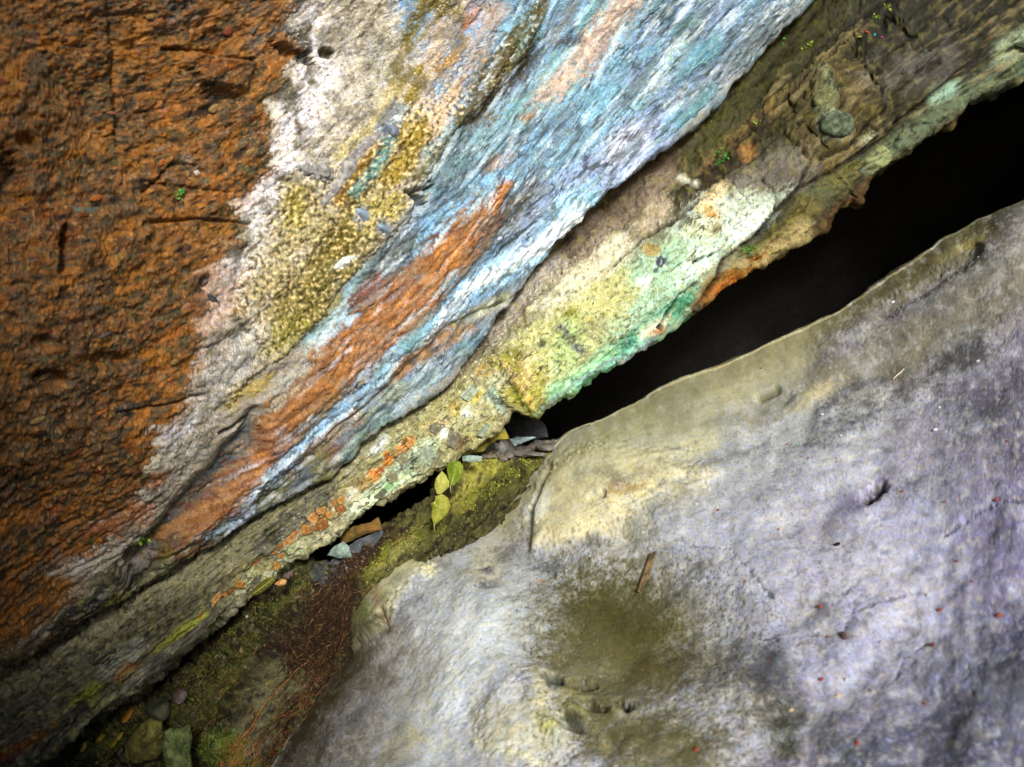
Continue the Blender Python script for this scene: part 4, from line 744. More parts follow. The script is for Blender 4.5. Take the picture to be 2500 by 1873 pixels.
# ================================================================== the boulder
A_ALL = [(-900, 3500), (-900, 1800), (860, 1400), (1400, 1040), (2500, 450), (5000, -900), (5000, 4000)]
C_ITEMS = [
 ('P', [(2050, 700), (2600, 500), (5000, 400), (5000, 4000), (1900, 4000), (1800, 1750), (2000, 1350), (2200, 1000)], '#8f8a9c', dict(soft=200, rag=60)),
 ('P', [(2200, 1300), (2800, 900), (2900, 1700), (2300, 1500)], '#76719c', dict(soft=180, rag=60, a=.6)),
 ('P', [(2300, 950), (2800, 800), (2900, 1300), (2400, 1150)], '#5f5a6a', dict(soft=120, rag=60, a=.8)),
 ('P', [(2350, 1500), (2800, 1400), (3200, 2400), (1900, 2400), (2000, 1880), (2200, 1700)], '#474964', dict(soft=140, rag=70, a=.8)),
 ('S', [(2560, 480), (2350, 590), (2180, 690), (2050, 770)], (60, 50, 40, 26), '#544c26', dict(soft=60, rag=16)),
 ('S', [(2400, 590), (2340, 610), (2280, 640)], 9, '#a1934e', dict(soft=14, rag=6)), ('S', [(2380, 650), (2260, 720)], 10, '#3c3822', dict(soft=24, rag=10)),
 ('S', [(2550, 640), (2350, 760), (2200, 860), (2050, 900)], 90, '#8a8474', dict(soft=100, rag=40)),
 ('S', [(2050, 770), (1900, 850), (1740, 920), (1600, 980), (1480, 1050)], (24, 34, 40, 40, 30), '#8f8b62', dict(soft=40, rag=16)),
 ('S', [(1950, 880), (1800, 940), (1640, 1030)], 26, '#a79f80', dict(soft=40, rag=24)), ('B', (1990, 960, 60, 20, 30), '#b5aa88', dict(rag=16, soft=24)),
 ('S', [(1560, 1010), (1440, 1100), (1330, 1180), (1240, 1270)], 40, '#a9a27a', dict(soft=50, rag=22)),
 ('S', [(1700, 1040), (1600, 1130), (1480, 1160)], 50, '#b9b394', dict(soft=60, rag=30)), ('B', (1710, 1080, 50, 20, 20), '#d3cda8', dict(rag=20, soft=24)),
 # cream patch
 ('P', [(1290, 1330), (1290, 1250), (1330, 1160), (1440, 1090), (1560, 1120), (1700, 1150), (1740, 1190), (1640, 1230), (1560, 1270), (1520, 1330), (1400, 1340)], '#cdc49c', dict(soft=34, rag=26)),
 ('B', (1320, 1240, 30, 40, -30), '#e2e4cc', dict(rag=14, soft=20)), ('B', (1440, 1290, 60, 30, 10), '#dfd6a6', dict(rag=22, soft=24)), ('B', (1560, 1230, 60, 20, 30), '#ddd2a0', dict(rag=20, soft=24)),
 ('B', (1690, 1170, 60, 20, 20), '#e4d9b0', dict(rag=18, soft=20)), ('S', [(1500, 1220), (1580, 1210)], 10, '#b98f44', dict(rag=14, a=.8)), ('B', (1515, 1200, 8, 6, 0), '#b56a34'),
 ('S', [(1330, 1180), (1300, 1260), (1280, 1320)], 9, '#8c8672', dict(rag=10, soft=10)), ('S', [(1420, 1180), (1500, 1170), (1520, 1190)], 9, '#6f6c5c', dict(rag=10, a=.8)),
 ('B', (1440, 1330, 60, 12, 5), '#5d6470', dict(soft=14, rag=12, a=.8)), ('S', [(1400, 1090), (1500, 1040), (1560, 1030)], 14, '#8b8f8e', dict(rag=20, a=.8, f=('a10', 0, .4))),
 ('S', [(1700, 1180), (1600, 1260), (1540, 1330)], 30, '#84846f', dict(soft=50, rag=20, a=.8)),
 # pale crown
 ('P', [(1080, 1400), (1200, 1350), (1320, 1400), (1400, 1500), (1300, 1620), (1150, 1700), (1050, 1873), (900, 1873), (980, 1600)], '#aeb3b4', dict(soft=100, rag=50)),
 ('S', [(1280, 1480), (1200, 1560), (1140, 1640), (1080, 1760), (1050, 1860)], (20, 50, 40, 26, 20), '#bfc6c8', dict(soft=70, rag=40)),
 ('B', (1170, 1560, 40, 50, 40), '#c6cccc', dict(soft=70, rag=40, a=.7)), ('S', [(1190, 1340), (1180, 1400)], 40, '#b9b5a0', dict(soft=40, rag=24)),
 ('S', [(1100, 1290), (1030, 1340), (980, 1400)], 40, '#a7a27c', dict(soft=40, rag=24)),
 ('P', [(870, 1420), (980, 1350), (1020, 1420), (980, 1480), (940, 1540), (880, 1580), (855, 1480)], '#b4b184', dict(soft=16, rag=12)),
 ('P', [(855, 1440), (900, 1420), (930, 1540), (880, 1585)], '#8f9c58', dict(soft=20, rag=12)), ('S', [(940, 1430), (990, 1400), (1050, 1400)], 16, '#c6c294', dict(rag=14)),
 ('S', [(920, 1450), (950, 1520)], 10, '#a28f6c', dict(rag=14)),
 ('S', [(860, 1600), (800, 1700), (760, 1800), (740, 1900)], 50, '#7b7466', dict(soft=60, rag=30)), ('S', [(960, 1560), (900, 1700), (860, 1850)], 40, '#8a8478', dict(soft=60, rag=30)),
 ('B', (1190, 1390, 20, 12, 30), '#6f7072', dict(soft=16, rag=12)), ('B', (1195, 1435, 22, 10, 30), '#75767a', dict(soft=16, rag=10)),
 ('S', [(1300, 1360), (1340, 1390), (1420, 1360)], 16, '#5d666c', dict(rag=22, a=.7, soft=20)),
 # olive stain
 ('B', (1510, 1530, 190, 150, 10), '#6a6430', dict(soft=160, rag=50)), ('B', (1490, 1500, 110, 90, 10), '#4c480e', dict(soft=90, rag=40, a=.9)), ('B', (1600, 1610, 80, 50, -20), '#6b5a24', dict(soft=60, rag=34, a=.6)),
 ('S', [(1400, 1640), (1480, 1760), (1550, 1800), (1700, 1860)], 80, '#6d6740', dict(soft=90, rag=50)), ('S', [(1700, 1600), (1800, 1660), (1900, 1760)], 70, '#77745a', dict(soft=90, rag=50, a=.8)),
 ('S', [(1840, 1620), (1900, 1660), (1930, 1740)], 60, '#484438', dict(soft=60, rag=40, a=.8)), ('S', [(1920, 1740), (1930, 1830)], 30, '#4f5430', dict(soft=40, rag=30, a=.8)), ('S', [(2000, 1780), (2080, 1860)], 40, '#3c4a40', dict(soft=50, rag=30, a=.6)),
 ('P', [(1160, 1800), (1180, 1740), (1320, 1720), (1330, 1650), (1420, 1640), (1440, 1700), (1400, 1780), (1330, 1840), (1240, 1830)], '#b4b190', dict(soft=50, rag=36, a=.75)),
 ('P', [(1650, 1300), (1950, 1150), (2330, 1120), (2360, 1650), (2000, 1760), (1800, 1560)], '#a4a6bc', dict(soft=180, rag=60, a=.65)),
 ('S', [(1150, 1790), (1180, 1820), (1260, 1830), (1320, 1845)], 6, '#c0c09c', dict(rag=6)), ('S', [(1320, 1650), (1330, 1720)], 22, '#c9c2a0', dict(rag=10)),
 ('B', (1350, 1670, 12, 22, -10), '#53666a', dict(soft=8, rag=6)), ('B', (1405, 1730, 30, 16, -20), '#a8a55c', dict(soft=12, rag=8)), ('B', (1340, 1770, 30, 22, -30), '#b0b070', dict(soft=16, rag=8)), ('B', (1500, 1730, 22, 12, -30), '#cfc8a0', dict(soft=10, rag=6)), ('B', (1400, 1680, 20, 12, 0), '#a9a44e', dict(rag=8)),
 ('B', (1480, 1815, 14, 22, 10), '#a39c5c', dict(rag=8)), ('S', [(1220, 1790), (1180, 1750), (1200, 1840)], 30, '#9c9a8a', dict(a=.4, rag=20)),
 ('S', [(1000, 1800), (960, 1850)], 30, '#b8b48e', dict(a=.7, rag=24)),
 # lavender right side
 ('S', [(2030, 1280), (1960, 1290)], 26, '#6a6484', dict(soft=40, rag=16)), ('S', [(2150, 1180), (2080, 1230), (2040, 1250)], 24, '#746e8e', dict(soft=40, rag=20, a=.9)), ('S', [(2150, 1180), (2110, 1210)], 10, '#2f2b22', dict(soft=14, rag=14)),
 ('S', [(1900, 1240), (2050, 1330), (2180, 1380)], 50, '#a3a2ac', dict(soft=70, rag=40, a=.8)), ('S', [(1950, 1430), (2100, 1400), (2200, 1480)], 60, '#a8a6b8', dict(soft=80, rag=40, a=.7)),
 ('B', (1990, 1500, 60, 60, 0), '#9a9a9c', dict(a=.6, rag=30, soft=50)), ('S', [(2280, 1660), (2400, 1680), (2480, 1760)], 26, '#8488a4', dict(a=.6, rag=26, soft=40)),
 ('B', (2290, 1130, 90, 30, 10), '#8a8496', dict(a=.6, rag=30, soft=60)), ('S', [(2400, 850), (2300, 900)], 30, '#46443e', dict(soft=40, rag=30, a=.7)),
 ('S', [(2100, 830), (2010, 880), (1950, 920)], 12, '#6a6470', dict(soft=20, rag=12, a=.8)), ('S', [(1890, 945), (1860, 955)], 12, '#2f2c12', dict(soft=12, rag=6)), ('S', [(1940, 970), (1920, 980)], 7, '#33373a', dict(soft=10, rag=6)),
 ('B', (1780, 1020, 50, 14, 20), '#5a6064', dict(soft=20, rag=14, a=.8)), ('S', [(2150, 920), (2090, 930), (2000, 1000)], 12, '#56565e', dict(soft=20, rag=12, a=.8)),
 ('P', A_ALL, '#6f7684', dict(a=.3, soft=20, f=[('i160', .35, .8)])), ('P', A_ALL, '#c9cdd2', dict(a=.3, soft=20, f=[('a70', -.3, -.8)])),
 ('P', A_ALL, '#5b5c5e', dict(a=.28, soft=20, f=[('a24', .45, .5)])), ('P', A_ALL, '#4c4c50', dict(a=.35, soft=10, f=[('crki', .6, .5)])),
 ('S', [(2520, 494), (2374, 560), (2170, 677), (2032, 753), (1926, 818), (1743, 899), (1600, 952), (1484, 1013), (1411, 1056), (1321, 1116), (1269, 1160), (1191, 1237), (1054, 1305), (940, 1392)], 5, '#5c5838', dict(soft=14, rag=6, a=.85)),
 ('S', [(2374, 580), (2170, 697), (1926, 838), (1743, 919), (1600, 972), (1430, 1070)], 34, '#86805a', dict(soft=50, rag=20, a=.5)), ('P', A_ALL, '#d0cfc8', dict(a=.3, soft=20, f=[('i24', -.4, -.6)])),
 ('P', A_ALL, '#4a4a4c', dict(a=.4, soft=20, f=[('i10', .6, .4)])), ('P', A_ALL, '#3c3c40', dict(a=.35, soft=20, f=[('i5', .5, .5)])), ('P', A_ALL, '#cfcac2', dict(a=.25, soft=20, f=[('i5', -.5, -.5)])), ('P', A_ALL, '#1c1c1c', dict(a=.5, soft=20, f=[('i10', 1.0, .2), ('i60', .1, .6)])),
 ('P', [(1300, 1380), (1700, 1350), (1900, 1500), (1950, 1900), (1300, 1900)], '#33320f', dict(a=.5, soft=60, f=[('i10', .45, .4)])),
 ('P', [(2000, 1300), (2700, 1000), (2700, 2000), (1900, 2000)], '#b9b6d6', dict(a=.35, soft=60, f=[('i24', .5, .4)])),
 ('P', [(2000, 1300), (2700, 1000), (2700, 2000), (1900, 2000)], '#38364e', dict(a=.4, soft=60, f=[('i60', .5, .5)])),
]
C_ITEMS += [('B', (1520, 1540, 180, 150, 10), '#6e6a40', dict(soft=200, rag=80, a=.72)), ('B', (1500, 1500, 100, 90, 10), '#4e4a18', dict(soft=120, rag=60, a=.75)), ('B', (1600, 1610, 80, 40, -20), '#64541c', dict(soft=70, rag=40, a=.6)),
 ('S', [(1460, 1660), (1560, 1780), (1650, 1900)], 110, '#75704a', dict(soft=150, rag=80, a=.6)), ('P', [(1300, 1380), (1750, 1350), (1900, 1500), (1950, 1900), (1300, 1900)], '#2e2c10', dict(a=.5, soft=80, f=[('i5', .5, .5)])),
 ('B', (1350, 1655, 22, 12, 0), '#2c3034', dict(a=.7, soft=14, rag=8)), ('B', (1425, 1655, 26, 12, 0), '#26241c', dict(a=.7, soft=14, rag=8)), ('B', (1445, 1712, 22, 10, -20), '#2a2818', dict(a=.7, soft=14, rag=8)), ('B', (1395, 1755, 24, 12, -20), '#2a2a20', dict(a=.7, soft=14, rag=8)), ('B', (1515, 1705, 18, 10, -40), '#201c18', dict(a=.7, soft=12, rag=6))]  # dark blobs in the pits, the shade of their hollows painted
for x, y, a, b in ((1700, 950, 60, 14), (1855, 1000, 50, 14), (1640, 1030, 60, 12), (2010, 1060, 60, 16), (2140, 990, 70, 18), (2300, 880, 80, 24), (2400, 1010, 60, 24), (1760, 1120, 50, 12), (1560, 1180, 40, 12), (1240, 1330, 40, 14), (1660, 1420, 40, 12), (2230, 1180, 50, 14), (2440, 1700, 90, 60), (2330, 1800, 80, 50), (1880, 1640, 60, 50)):
    C_ITEMS.append(('B', (x, y, a, b, 28), '#4c4d55', dict(soft=50, rag=30, a=.55)))
C_ITEMS += [('S', [(900, 1540), (850, 1620), (800, 1700), (730, 1800), (670, 1900)], 46, '#625a3c', dict(soft=90, rag=40, a=.75)), ('S', [(860, 1600), (800, 1700), (700, 1840)], 14, '#4a3a20', dict(soft=20, rag=24, a=.7)), ('S', [(1040, 1640), (980, 1760), (940, 1900)], 50, '#8c8878', dict(soft=90, rag=50, a=.5)),
 ('S', [(1900, 880), (1700, 980), (1560, 1080), (1400, 1150)], 90, '#b5b088', dict(soft=130, rag=50, a=.55))]
C_BUMPS = [
 ('B', (1350, 1655, 20, 12, 0), -.013, dict(soft=16, rag=6)), ('B', (1420, 1655, 26, 12, 0), -.011, dict(soft=16, rag=6)), ('B', (1440, 1715, 26, 12, -20), -.010, dict(soft=16, rag=6)), ('B', (1395, 1760, 24, 12, -20), -.010, dict(soft=16, rag=6)), ('B', (1520, 1710, 20, 12, -40), -.010, dict(soft=14, rag=5)),
 ('P', [(1320, 1640), (1360, 1700), (1420, 1700), (1440, 1760), (1400, 1820), (1330, 1850), (1160, 1810), (1180, 1740)], .0025, dict(soft=40, rag=24)),
 ('B', (1405, 1740, 26, 14, -20), .006, dict(soft=16, rag=4)), ('B', (1350, 1780, 26, 16, -30), .006, dict(soft=16, rag=4)), ('B', (1505, 1735, 16, 10, -30), .008, dict(soft=12, rag=4)),
 ('P', [(1300, 1330), (1290, 1250), (1340, 1150), (1500, 1090), (1740, 1150), (1560, 1290), (1450, 1345)], .014, dict(soft=60, rag=14)),
 ('S', [(1345, 1150), (1300, 1250), (1285, 1330)], 6, -.009, dict(soft=16, rag=6)),
 ('P', [(855, 1440), (980, 1350), (1060, 1390), (980, 1480), (870, 1590)], .010, dict(soft=30, rag=14)),
 ('S', [(940, 1500), (945, 1540)], 4, -.01, dict(soft=8, rag=4)),
 ('S', [(2150, 1180), (2110, 1210)], 12, -.014, dict(soft=24, rag=6)), ('S', [(1890, 945), (1850, 962)], 10, -.006, dict(soft=14, rag=4)), ('S', [(1450, 1240), (1480, 1230)], 8, -.008, dict(soft=8, rag=6)),
 ('B', (2060, 830, 60, 24, 30), .008, dict(soft=50, rag=6)), ('B', (1970, 960, 60, 22, 30), .006, dict(soft=40, rag=6)), ('B', (1440, 1330, 70, 14, 5), -.008, dict(soft=30, rag=8)),
 ('B', (1195, 1435, 26, 10, 30), -.005, dict(soft=20, rag=4)), ('B', (1600, 1570, 200, 140, 0), -.014, dict(soft=180, rag=10)), ('B', (1180, 1600, 120, 200, 30), .012, dict(soft=160, rag=10)),
 ('S', [(2380, 620), (2250, 700), (2150, 760)], 14, -.012, dict(soft=30, rag=6)), ('S', [(1020, 1340), (1100, 1290), (1180, 1260)], 8, -.004, dict(soft=20, rag=6)),
]
for c in [[(1690, 1330), (1780, 1340), (1830, 1400), (1890, 1470)], [(2500, 1225), (2400, 1240), (2300, 1290)], [(1940, 1600), (1960, 1550), (2060, 1550), (2080, 1500), (2160, 1470), (2210, 1440)], [(2260, 1560), (2200, 1600), (2180, 1660)],
          [(2060, 1460), (2100, 1420)], [(1840, 1550), (1900, 1560)], [(1700, 1095), (1620, 1090)], [(1330, 1570), (1290, 1600)], [(2060, 1640), (2120, 1680)]]:
    C_BUMPS.append(('S', c, 1.0, -.0014, dict(soft=4, rag=10)))
    C_ITEMS.append(('S', c, 1.5, '#55565e', dict(soft=4, rag=10, a=.45)))
def amp_boulder(px, py, F):
    return .012 * F['i400'] + .005 * F['i160'] + .0008 * F['i60'] + .0004 * F['a70'] + .0002 * F['i24'] + .0002 * F['a24'] + .0002 * F['i10'] + .00012 * F['i5'] - .0006 * F['crki']
def span_boulder(s, te):      # distance to the frame's lower and right edges
    tr = (-1250 + .8 * s) / .6; tb = (-936 - .6 * s) / .8
    return np.clip(te - np.maximum(tr, tb) + 190, 60, 2000)
def extra_boulder(S, T, te, px, py):
    u = np.clip((te - T) / 300.0, 0, 1); return .13 * (1 - u) ** 2.6
build_surface('boulder', full_grid(), E_BOULD, D_BOULD, -1, span_boulder, 420, 1300, 30, 4, 4, 1.2, 14, angle_boulder, 500, amp_boulder, '#a4a6aa', C_ITEMS, C_BUMPS, 2.0, M_BOULD, extra=extra_boulder, drift=.06, ars=.45)

# ================================================================== mossy ground between ledge and boulder
D_ITEMS = [
 ('P', [(1100, 1290), (1180, 1120), (1450, 1030), (1400, 1120), (1250, 1200)], '#5d5a1c', dict(soft=30, rag=20)),
 ('B', (1190, 1150, 60, 22, 10), '#aaa632', dict(rag=24, soft=30)), ('S', [(1160, 1190), (1120, 1240)], 26, '#98902c', dict(rag=20, soft=20)), ('S', [(1260, 1140), (1180, 1220), (1100, 1280)], 18, '#3d3f18', dict(rag=18, soft=26, a=.8)),
 ('S', [(1060, 1270), (960, 1340), (880, 1420)], 34, '#6c6a26', dict(soft=34, rag=24)), ('S', [(1000, 1320), (920, 1400)], 18, '#8c8840', dict(rag=22, a=.8)), ('S', [(990, 1290), (930, 1330), (880, 1380)], 14, '#4a3c14', dict(rag=16, a=.8)),
 ('P', [(930, 1300), (880, 1400), (860, 1490), (840, 1590), (790, 1660), (700, 1640), (640, 1600), (700, 1520), (760, 1430), (850, 1370)], '#3a2012', dict(soft=40, rag=26)),
 ('S', [(880, 1370), (820, 1440), (760, 1520)], 26, '#5c3010', dict(rag=24, a=.9)), ('S', [(860, 1480), (830, 1560)], 18, '#6e3014', dict(rag=24, a=.8)),
 ('P', [(740, 1380), (700, 1440), (560, 1560), (450, 1680), (350, 1800), (300, 1873), (500, 1900), (600, 1700), (720, 1520), (800, 1400)], '#4c4518', dict(soft=40, rag=26)),
 ('B', (790, 1400, 44, 30, 30), '#4c5254', dict(soft=24, rag=14)),
 ('S', [(750, 1440), (660, 1540), (580, 1640), (520, 1720)], 24, '#5f5a1e', dict(rag=22, soft=24)),
 ('P', [(640, 1580), (780, 1640), (760, 1750), (640, 1873), (560, 1900), (540, 1760)], '#6d6848', dict(soft=40, rag=26)), ('S', [(600, 1640), (540, 1760), (500, 1873)], 22, '#5d5e22', dict(rag=22, soft=24)),
 ('S', [(540, 1810), (600, 1860)], 30, '#7d9232', dict(rag=20, soft=24)), ('S', [(600, 1840), (660, 1810)], 14, '#b0b08a', dict(rag=14)),
 ('S', [(560, 1700), (600, 1640), (640, 1590)], 8, '#8a8434', dict(rag=12)), ('S', [(780, 1650), (720, 1730), (660, 1850)], 10, '#6a3a20', dict(rag=20, a=.9)),
 ('P', [(100, 1873), (220, 1760), (330, 1690), (420, 1640), (440, 1700), (380, 1800), (250, 1900)], '#3e3816', dict(soft=30, rag=20)), ('B', (325, 1740, 22, 14, 20), '#9a6c1c', dict(rag=10)), ('S', [(200, 1850), (280, 1800)], 20, '#5c5820', dict(rag=18)),
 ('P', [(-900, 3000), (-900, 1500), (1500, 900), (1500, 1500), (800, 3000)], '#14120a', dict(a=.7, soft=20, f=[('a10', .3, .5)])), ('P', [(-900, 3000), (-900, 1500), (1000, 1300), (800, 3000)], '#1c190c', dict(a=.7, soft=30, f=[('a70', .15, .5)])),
 ('P', [(-900, 3000), (-900, 1500), (1500, 900), (1500, 1500), (800, 3000)], '#8a8246', dict(a=.45, soft=20, f=[('i10', .5, .4)])),
 ('P', [(-900, 3000), (-900, 1500), (1500, 900), (1500, 1500), (800, 3000)], '#6a6a2a', dict(a=.5, soft=20, f=[('i24', .3, .4)])),
 ('P', [(-900, 3000), (-900, 1500), (1500, 900), (1500, 1500), (800, 3000)], '#b5a070', dict(a=.5, soft=20, f=[('i5', .7, .3)])),
 ('P', [(1120, 1090), (1200, 1080), (1300, 1070), (1430, 1030), (1400, 1090), (1260, 1130), (1130, 1130)], '#5f574c', dict(soft=10, rag=12)), ('S', [(1210, 1110), (1300, 1090), (1370, 1060)], 7, '#8f8a86', dict(rag=12)), ('B', (1170, 1110, 26, 8, 0), '#7c8f86', dict(rag=6)), ('S', [(1240, 1100), (1320, 1085)], 7, '#332a20', dict(rag=10)),
]
D_BUMPS = [('B', (1190, 1150, 70, 24, 10), .012, dict(soft=30, rag=8)), ('B', (760, 1560, 60, 50, 30), -.02, dict(soft=50, rag=10)), ('S', [(640, 1580), (540, 1750), (500, 1873)], 16, .012, dict(soft=30, rag=8)), ('S', [(700, 1640), (640, 1750), (600, 1873)], 20, -.01, dict(soft=30, rag=8)),
 ('S', [(480, 1690), (560, 1590), (640, 1500)], 14, .014, dict(soft=30, rag=8)), ('S', [(500, 1760), (560, 1680)], 14, -.014, dict(soft=26, rag=8)), ('B', (790, 1400, 40, 26, 30), -.014, dict(soft=30, rag=6)), ('S', [(1120, 1105), (1260, 1095), (1400, 1050)], 12, .010, dict(soft=12, rag=8))]
def amp_floor(px, py, F): return .012 * strata(px, py, F, 75, 26) + .004 * F['i60'] + .004 * (F['Pv'] - .5) * smooth(F['Pe'] / .15) + .008 * F['i160'] + .008 * F['a70'] + .005 * F['i60'] + .004 * F['a24'] + .003 * F['i24'] + .002 * F['i10'] + .001 * F['a10'] + .0008 * F['i5']
def span_floor(s, te): return np.clip(te - edge(E_BOULD, s, 2, 0) + 70, 60, 900)
build_surface('mossy_ground', s_samples(-1500, 110, 520), E_FLOOR, D_FLOOR, -1, span_floor, 220, 10, 2, 12, 6, 1.2, 12, angle_floor, 700, amp_floor, '#4c4722', D_ITEMS, D_BUMPS, 10, M_FLOOR, drift=.25)
tag(bpy.data.objects['rock_overhang'], 'overhanging rock face crusted orange, cream and pale blue above the ledge', kind='structure')
tag(bpy.data.objects['mossy_ground'], 'dark mossy ground sloping down between ledge and boulder', kind='structure')
tag(bpy.data.objects['rock_ledge'], 'slanting greenish rock ledge hanging over the black crevice', 'rock ledge')
tag(bpy.data.objects['boulder'], 'big smooth grey boulder filling the lower right below the crevice', 'boulder')
# the closed back of the crevice, coloured near black for its shade
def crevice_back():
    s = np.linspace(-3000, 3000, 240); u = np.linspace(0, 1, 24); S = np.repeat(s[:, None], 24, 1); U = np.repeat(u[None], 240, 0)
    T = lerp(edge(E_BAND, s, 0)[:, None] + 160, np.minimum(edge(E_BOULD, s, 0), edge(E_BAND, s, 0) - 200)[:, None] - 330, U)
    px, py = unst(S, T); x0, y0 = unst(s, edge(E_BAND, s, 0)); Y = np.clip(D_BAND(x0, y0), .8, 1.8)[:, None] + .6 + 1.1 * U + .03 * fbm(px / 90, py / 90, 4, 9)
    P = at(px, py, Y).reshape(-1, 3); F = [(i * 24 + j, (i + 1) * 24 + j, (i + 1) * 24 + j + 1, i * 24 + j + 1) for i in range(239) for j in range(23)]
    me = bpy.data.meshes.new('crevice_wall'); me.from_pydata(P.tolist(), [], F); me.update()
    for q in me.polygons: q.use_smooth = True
    return tag(link('crevice_wall', me, mat('#0b0a09', '#131110', '#1b1917', scale=12, bump=.008)), 'rock closing the back of the crevice, its deep shade put into the colour', kind='structure')
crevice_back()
# added unseen rock shell round the camera; its opening darkens the view's corners
def add_shade_shell():
    C0 = np.array([.45, .8, 1.56]); d = np.array(to_sun) + np.array([0, 0, .05]); d /= np.linalg.norm(d)
    a = np.cross(d, [0, 0, 1.]); a /= np.linalg.norm(a); b = np.cross(a, d)
    nf, nr = 120, 50; f = np.linspace(0, 2 * np.pi, nf, endpoint=False)
    hole = SHELL_HOLE * (1 + .10 * fbm(np.cos(f) * 2 + 5, np.sin(f) * 2, 3, 61)); V = []
    for j in range(nr):
        q = j / (nr - 1)
        if j < 6: th = hole * (1.25 - .25 * j / 6); rad = np.full(nf, 2.5 - .6 * j / 6)      # thickness of the opening's rim
        else:
            th = hole + (R(179) - hole) * ((j - 6) / (nr - 7)) ** 1.2; rad = 1.9 + 1.6 * smooth((th - R(85)) / R(40))
        P = C0 + (np.cos(th)[:, None] * d + np.sin(th)[:, None] * (np.cos(f)[:, None] * a + np.sin(f)[:, None] * b)) * rad[:, None]
        nn = fbm(P[:, 0] * 1.6 + P[:, 2], P[:, 1] * 1.6 - P[:, 2] * .7, 4, 77)
        V.append(P + (P - C0) * (.06 * nn)[:, None])
    V = np.array(V).reshape(-1, 3); Fc = [(j * nf + i, j * nf + (i + 1) % nf, (j + 1) * nf + (i + 1) % nf, (j + 1) * nf + i) for j in range(nr - 1) for i in range(nf)]
    me = bpy.data.meshes.new('shade_shell'); me.from_pydata(V.tolist(), [], Fc); me.update()
    for p in me.polygons: p.use_smooth = True
    tag(link('shade_shell', me, mat('#6d675a', '#9a9484', '#b5b0a2', scale=6, bump=.02)), 'added rock shell round the camera, its opening shaping the light', kind='structure')
add_shade_shell()
# ================================================================== loose things and embedded pieces
PXM = lambda Y: Y * K                                   # metres per photo pixel at depth Y
def mesh_from(name, V, F, smooth_=True):
    me = bpy.data.meshes.new(name); me.from_pydata([tuple(v) for v in V], [], F); me.update()
    if smooth_:
        for p in me.polygons: p.use_smooth = True
    return me
def chunk_mesh(name, seed, sub=2, cuts=9, rough=.08, hard=.72):
    r = np.random.RandomState(seed); bm = bmesh.new(); bmesh.ops.create_icosphere(bm, subdivisions=sub, radius=1)
    V = np.array([v.co[:] for v in bm.verts])
    for _ in range(cuts):
        n = r.randn(3); n /= np.linalg.norm(n); d = r.uniform(hard - .15, hard + .15)
        e = np.maximum(0, V @ n - d); V -= e[:, None] * n
    V *= (1 + rough * fbm(V[:, 0] * 2.3 + seed, V[:, 1] * 2.3 + V[:, 2] * 1.7, 3, seed % 40))[:, None]
    for v, c in zip(bm.verts, V): v.co = c
    me = bpy.data.meshes.new(name); bm.to_mesh(me); bm.free()
    return me
def block_mesh(name, seed, sub=0, jit=.3):
    r = np.random.RandomState(seed); bm = bmesh.new(); bmesh.ops.create_cube(bm, size=1.6)
    for v in bm.verts: v.co += Vector(r.uniform(-jit, jit, 3))
    if sub: bmesh.ops.subdivide_edges(bm, edges=bm.edges, cuts=sub, use_grid_fill=True, fractal=.25, seed=seed)
    bmesh.ops.triangulate(bm, faces=bm.faces); me = bpy.data.meshes.new(name); bm.to_mesh(me); bm.free()
    return me
def orient(o, P, N, ang, size):
    """lay a unit piece on a face: x along the picture angle, z along the normal"""
    N = Vector(N).normalized(); x = Vector((math.cos(R(ang)), 0, math.sin(R(ang)))); x = (x - N * x.dot(N)).normalized(); y = N.cross(x)
    M = Matrix((x, y, N)).transposed().to_4x4()
    o.matrix_world = Matrix.Translation(P) @ M @ Matrix.Diagonal((size[0], size[1], size[2], 1))
def put_chunk(name, surf, px, py, wpx, hpx, ang, m, seed, lift=.3, flat=.6, sub=3, parent=None, me=None, cuts=9, dy=0.0, smooth_=False):
    P, N = hit(surf, px, py); u = PXM(P.y)
    own = me is None
    if own: me = chunk_mesh(name, seed, sub, cuts)
    if smooth_:
        for p in me.polygons: p.use_smooth = True
    o = link(name, me, m); a, b = wpx * u / 2, hpx * u / 2; c = min(a, b) * flat
    if own: me.transform(Matrix.Diagonal((a, b, c, 1))); a = b = c_ = 1.0
    orient(o, P + N * c * lift + Vector((0, dy, 0)), N, ang, (1, 1, 1) if own else (a, b, c))
    if parent: o.parent = parent
    return o
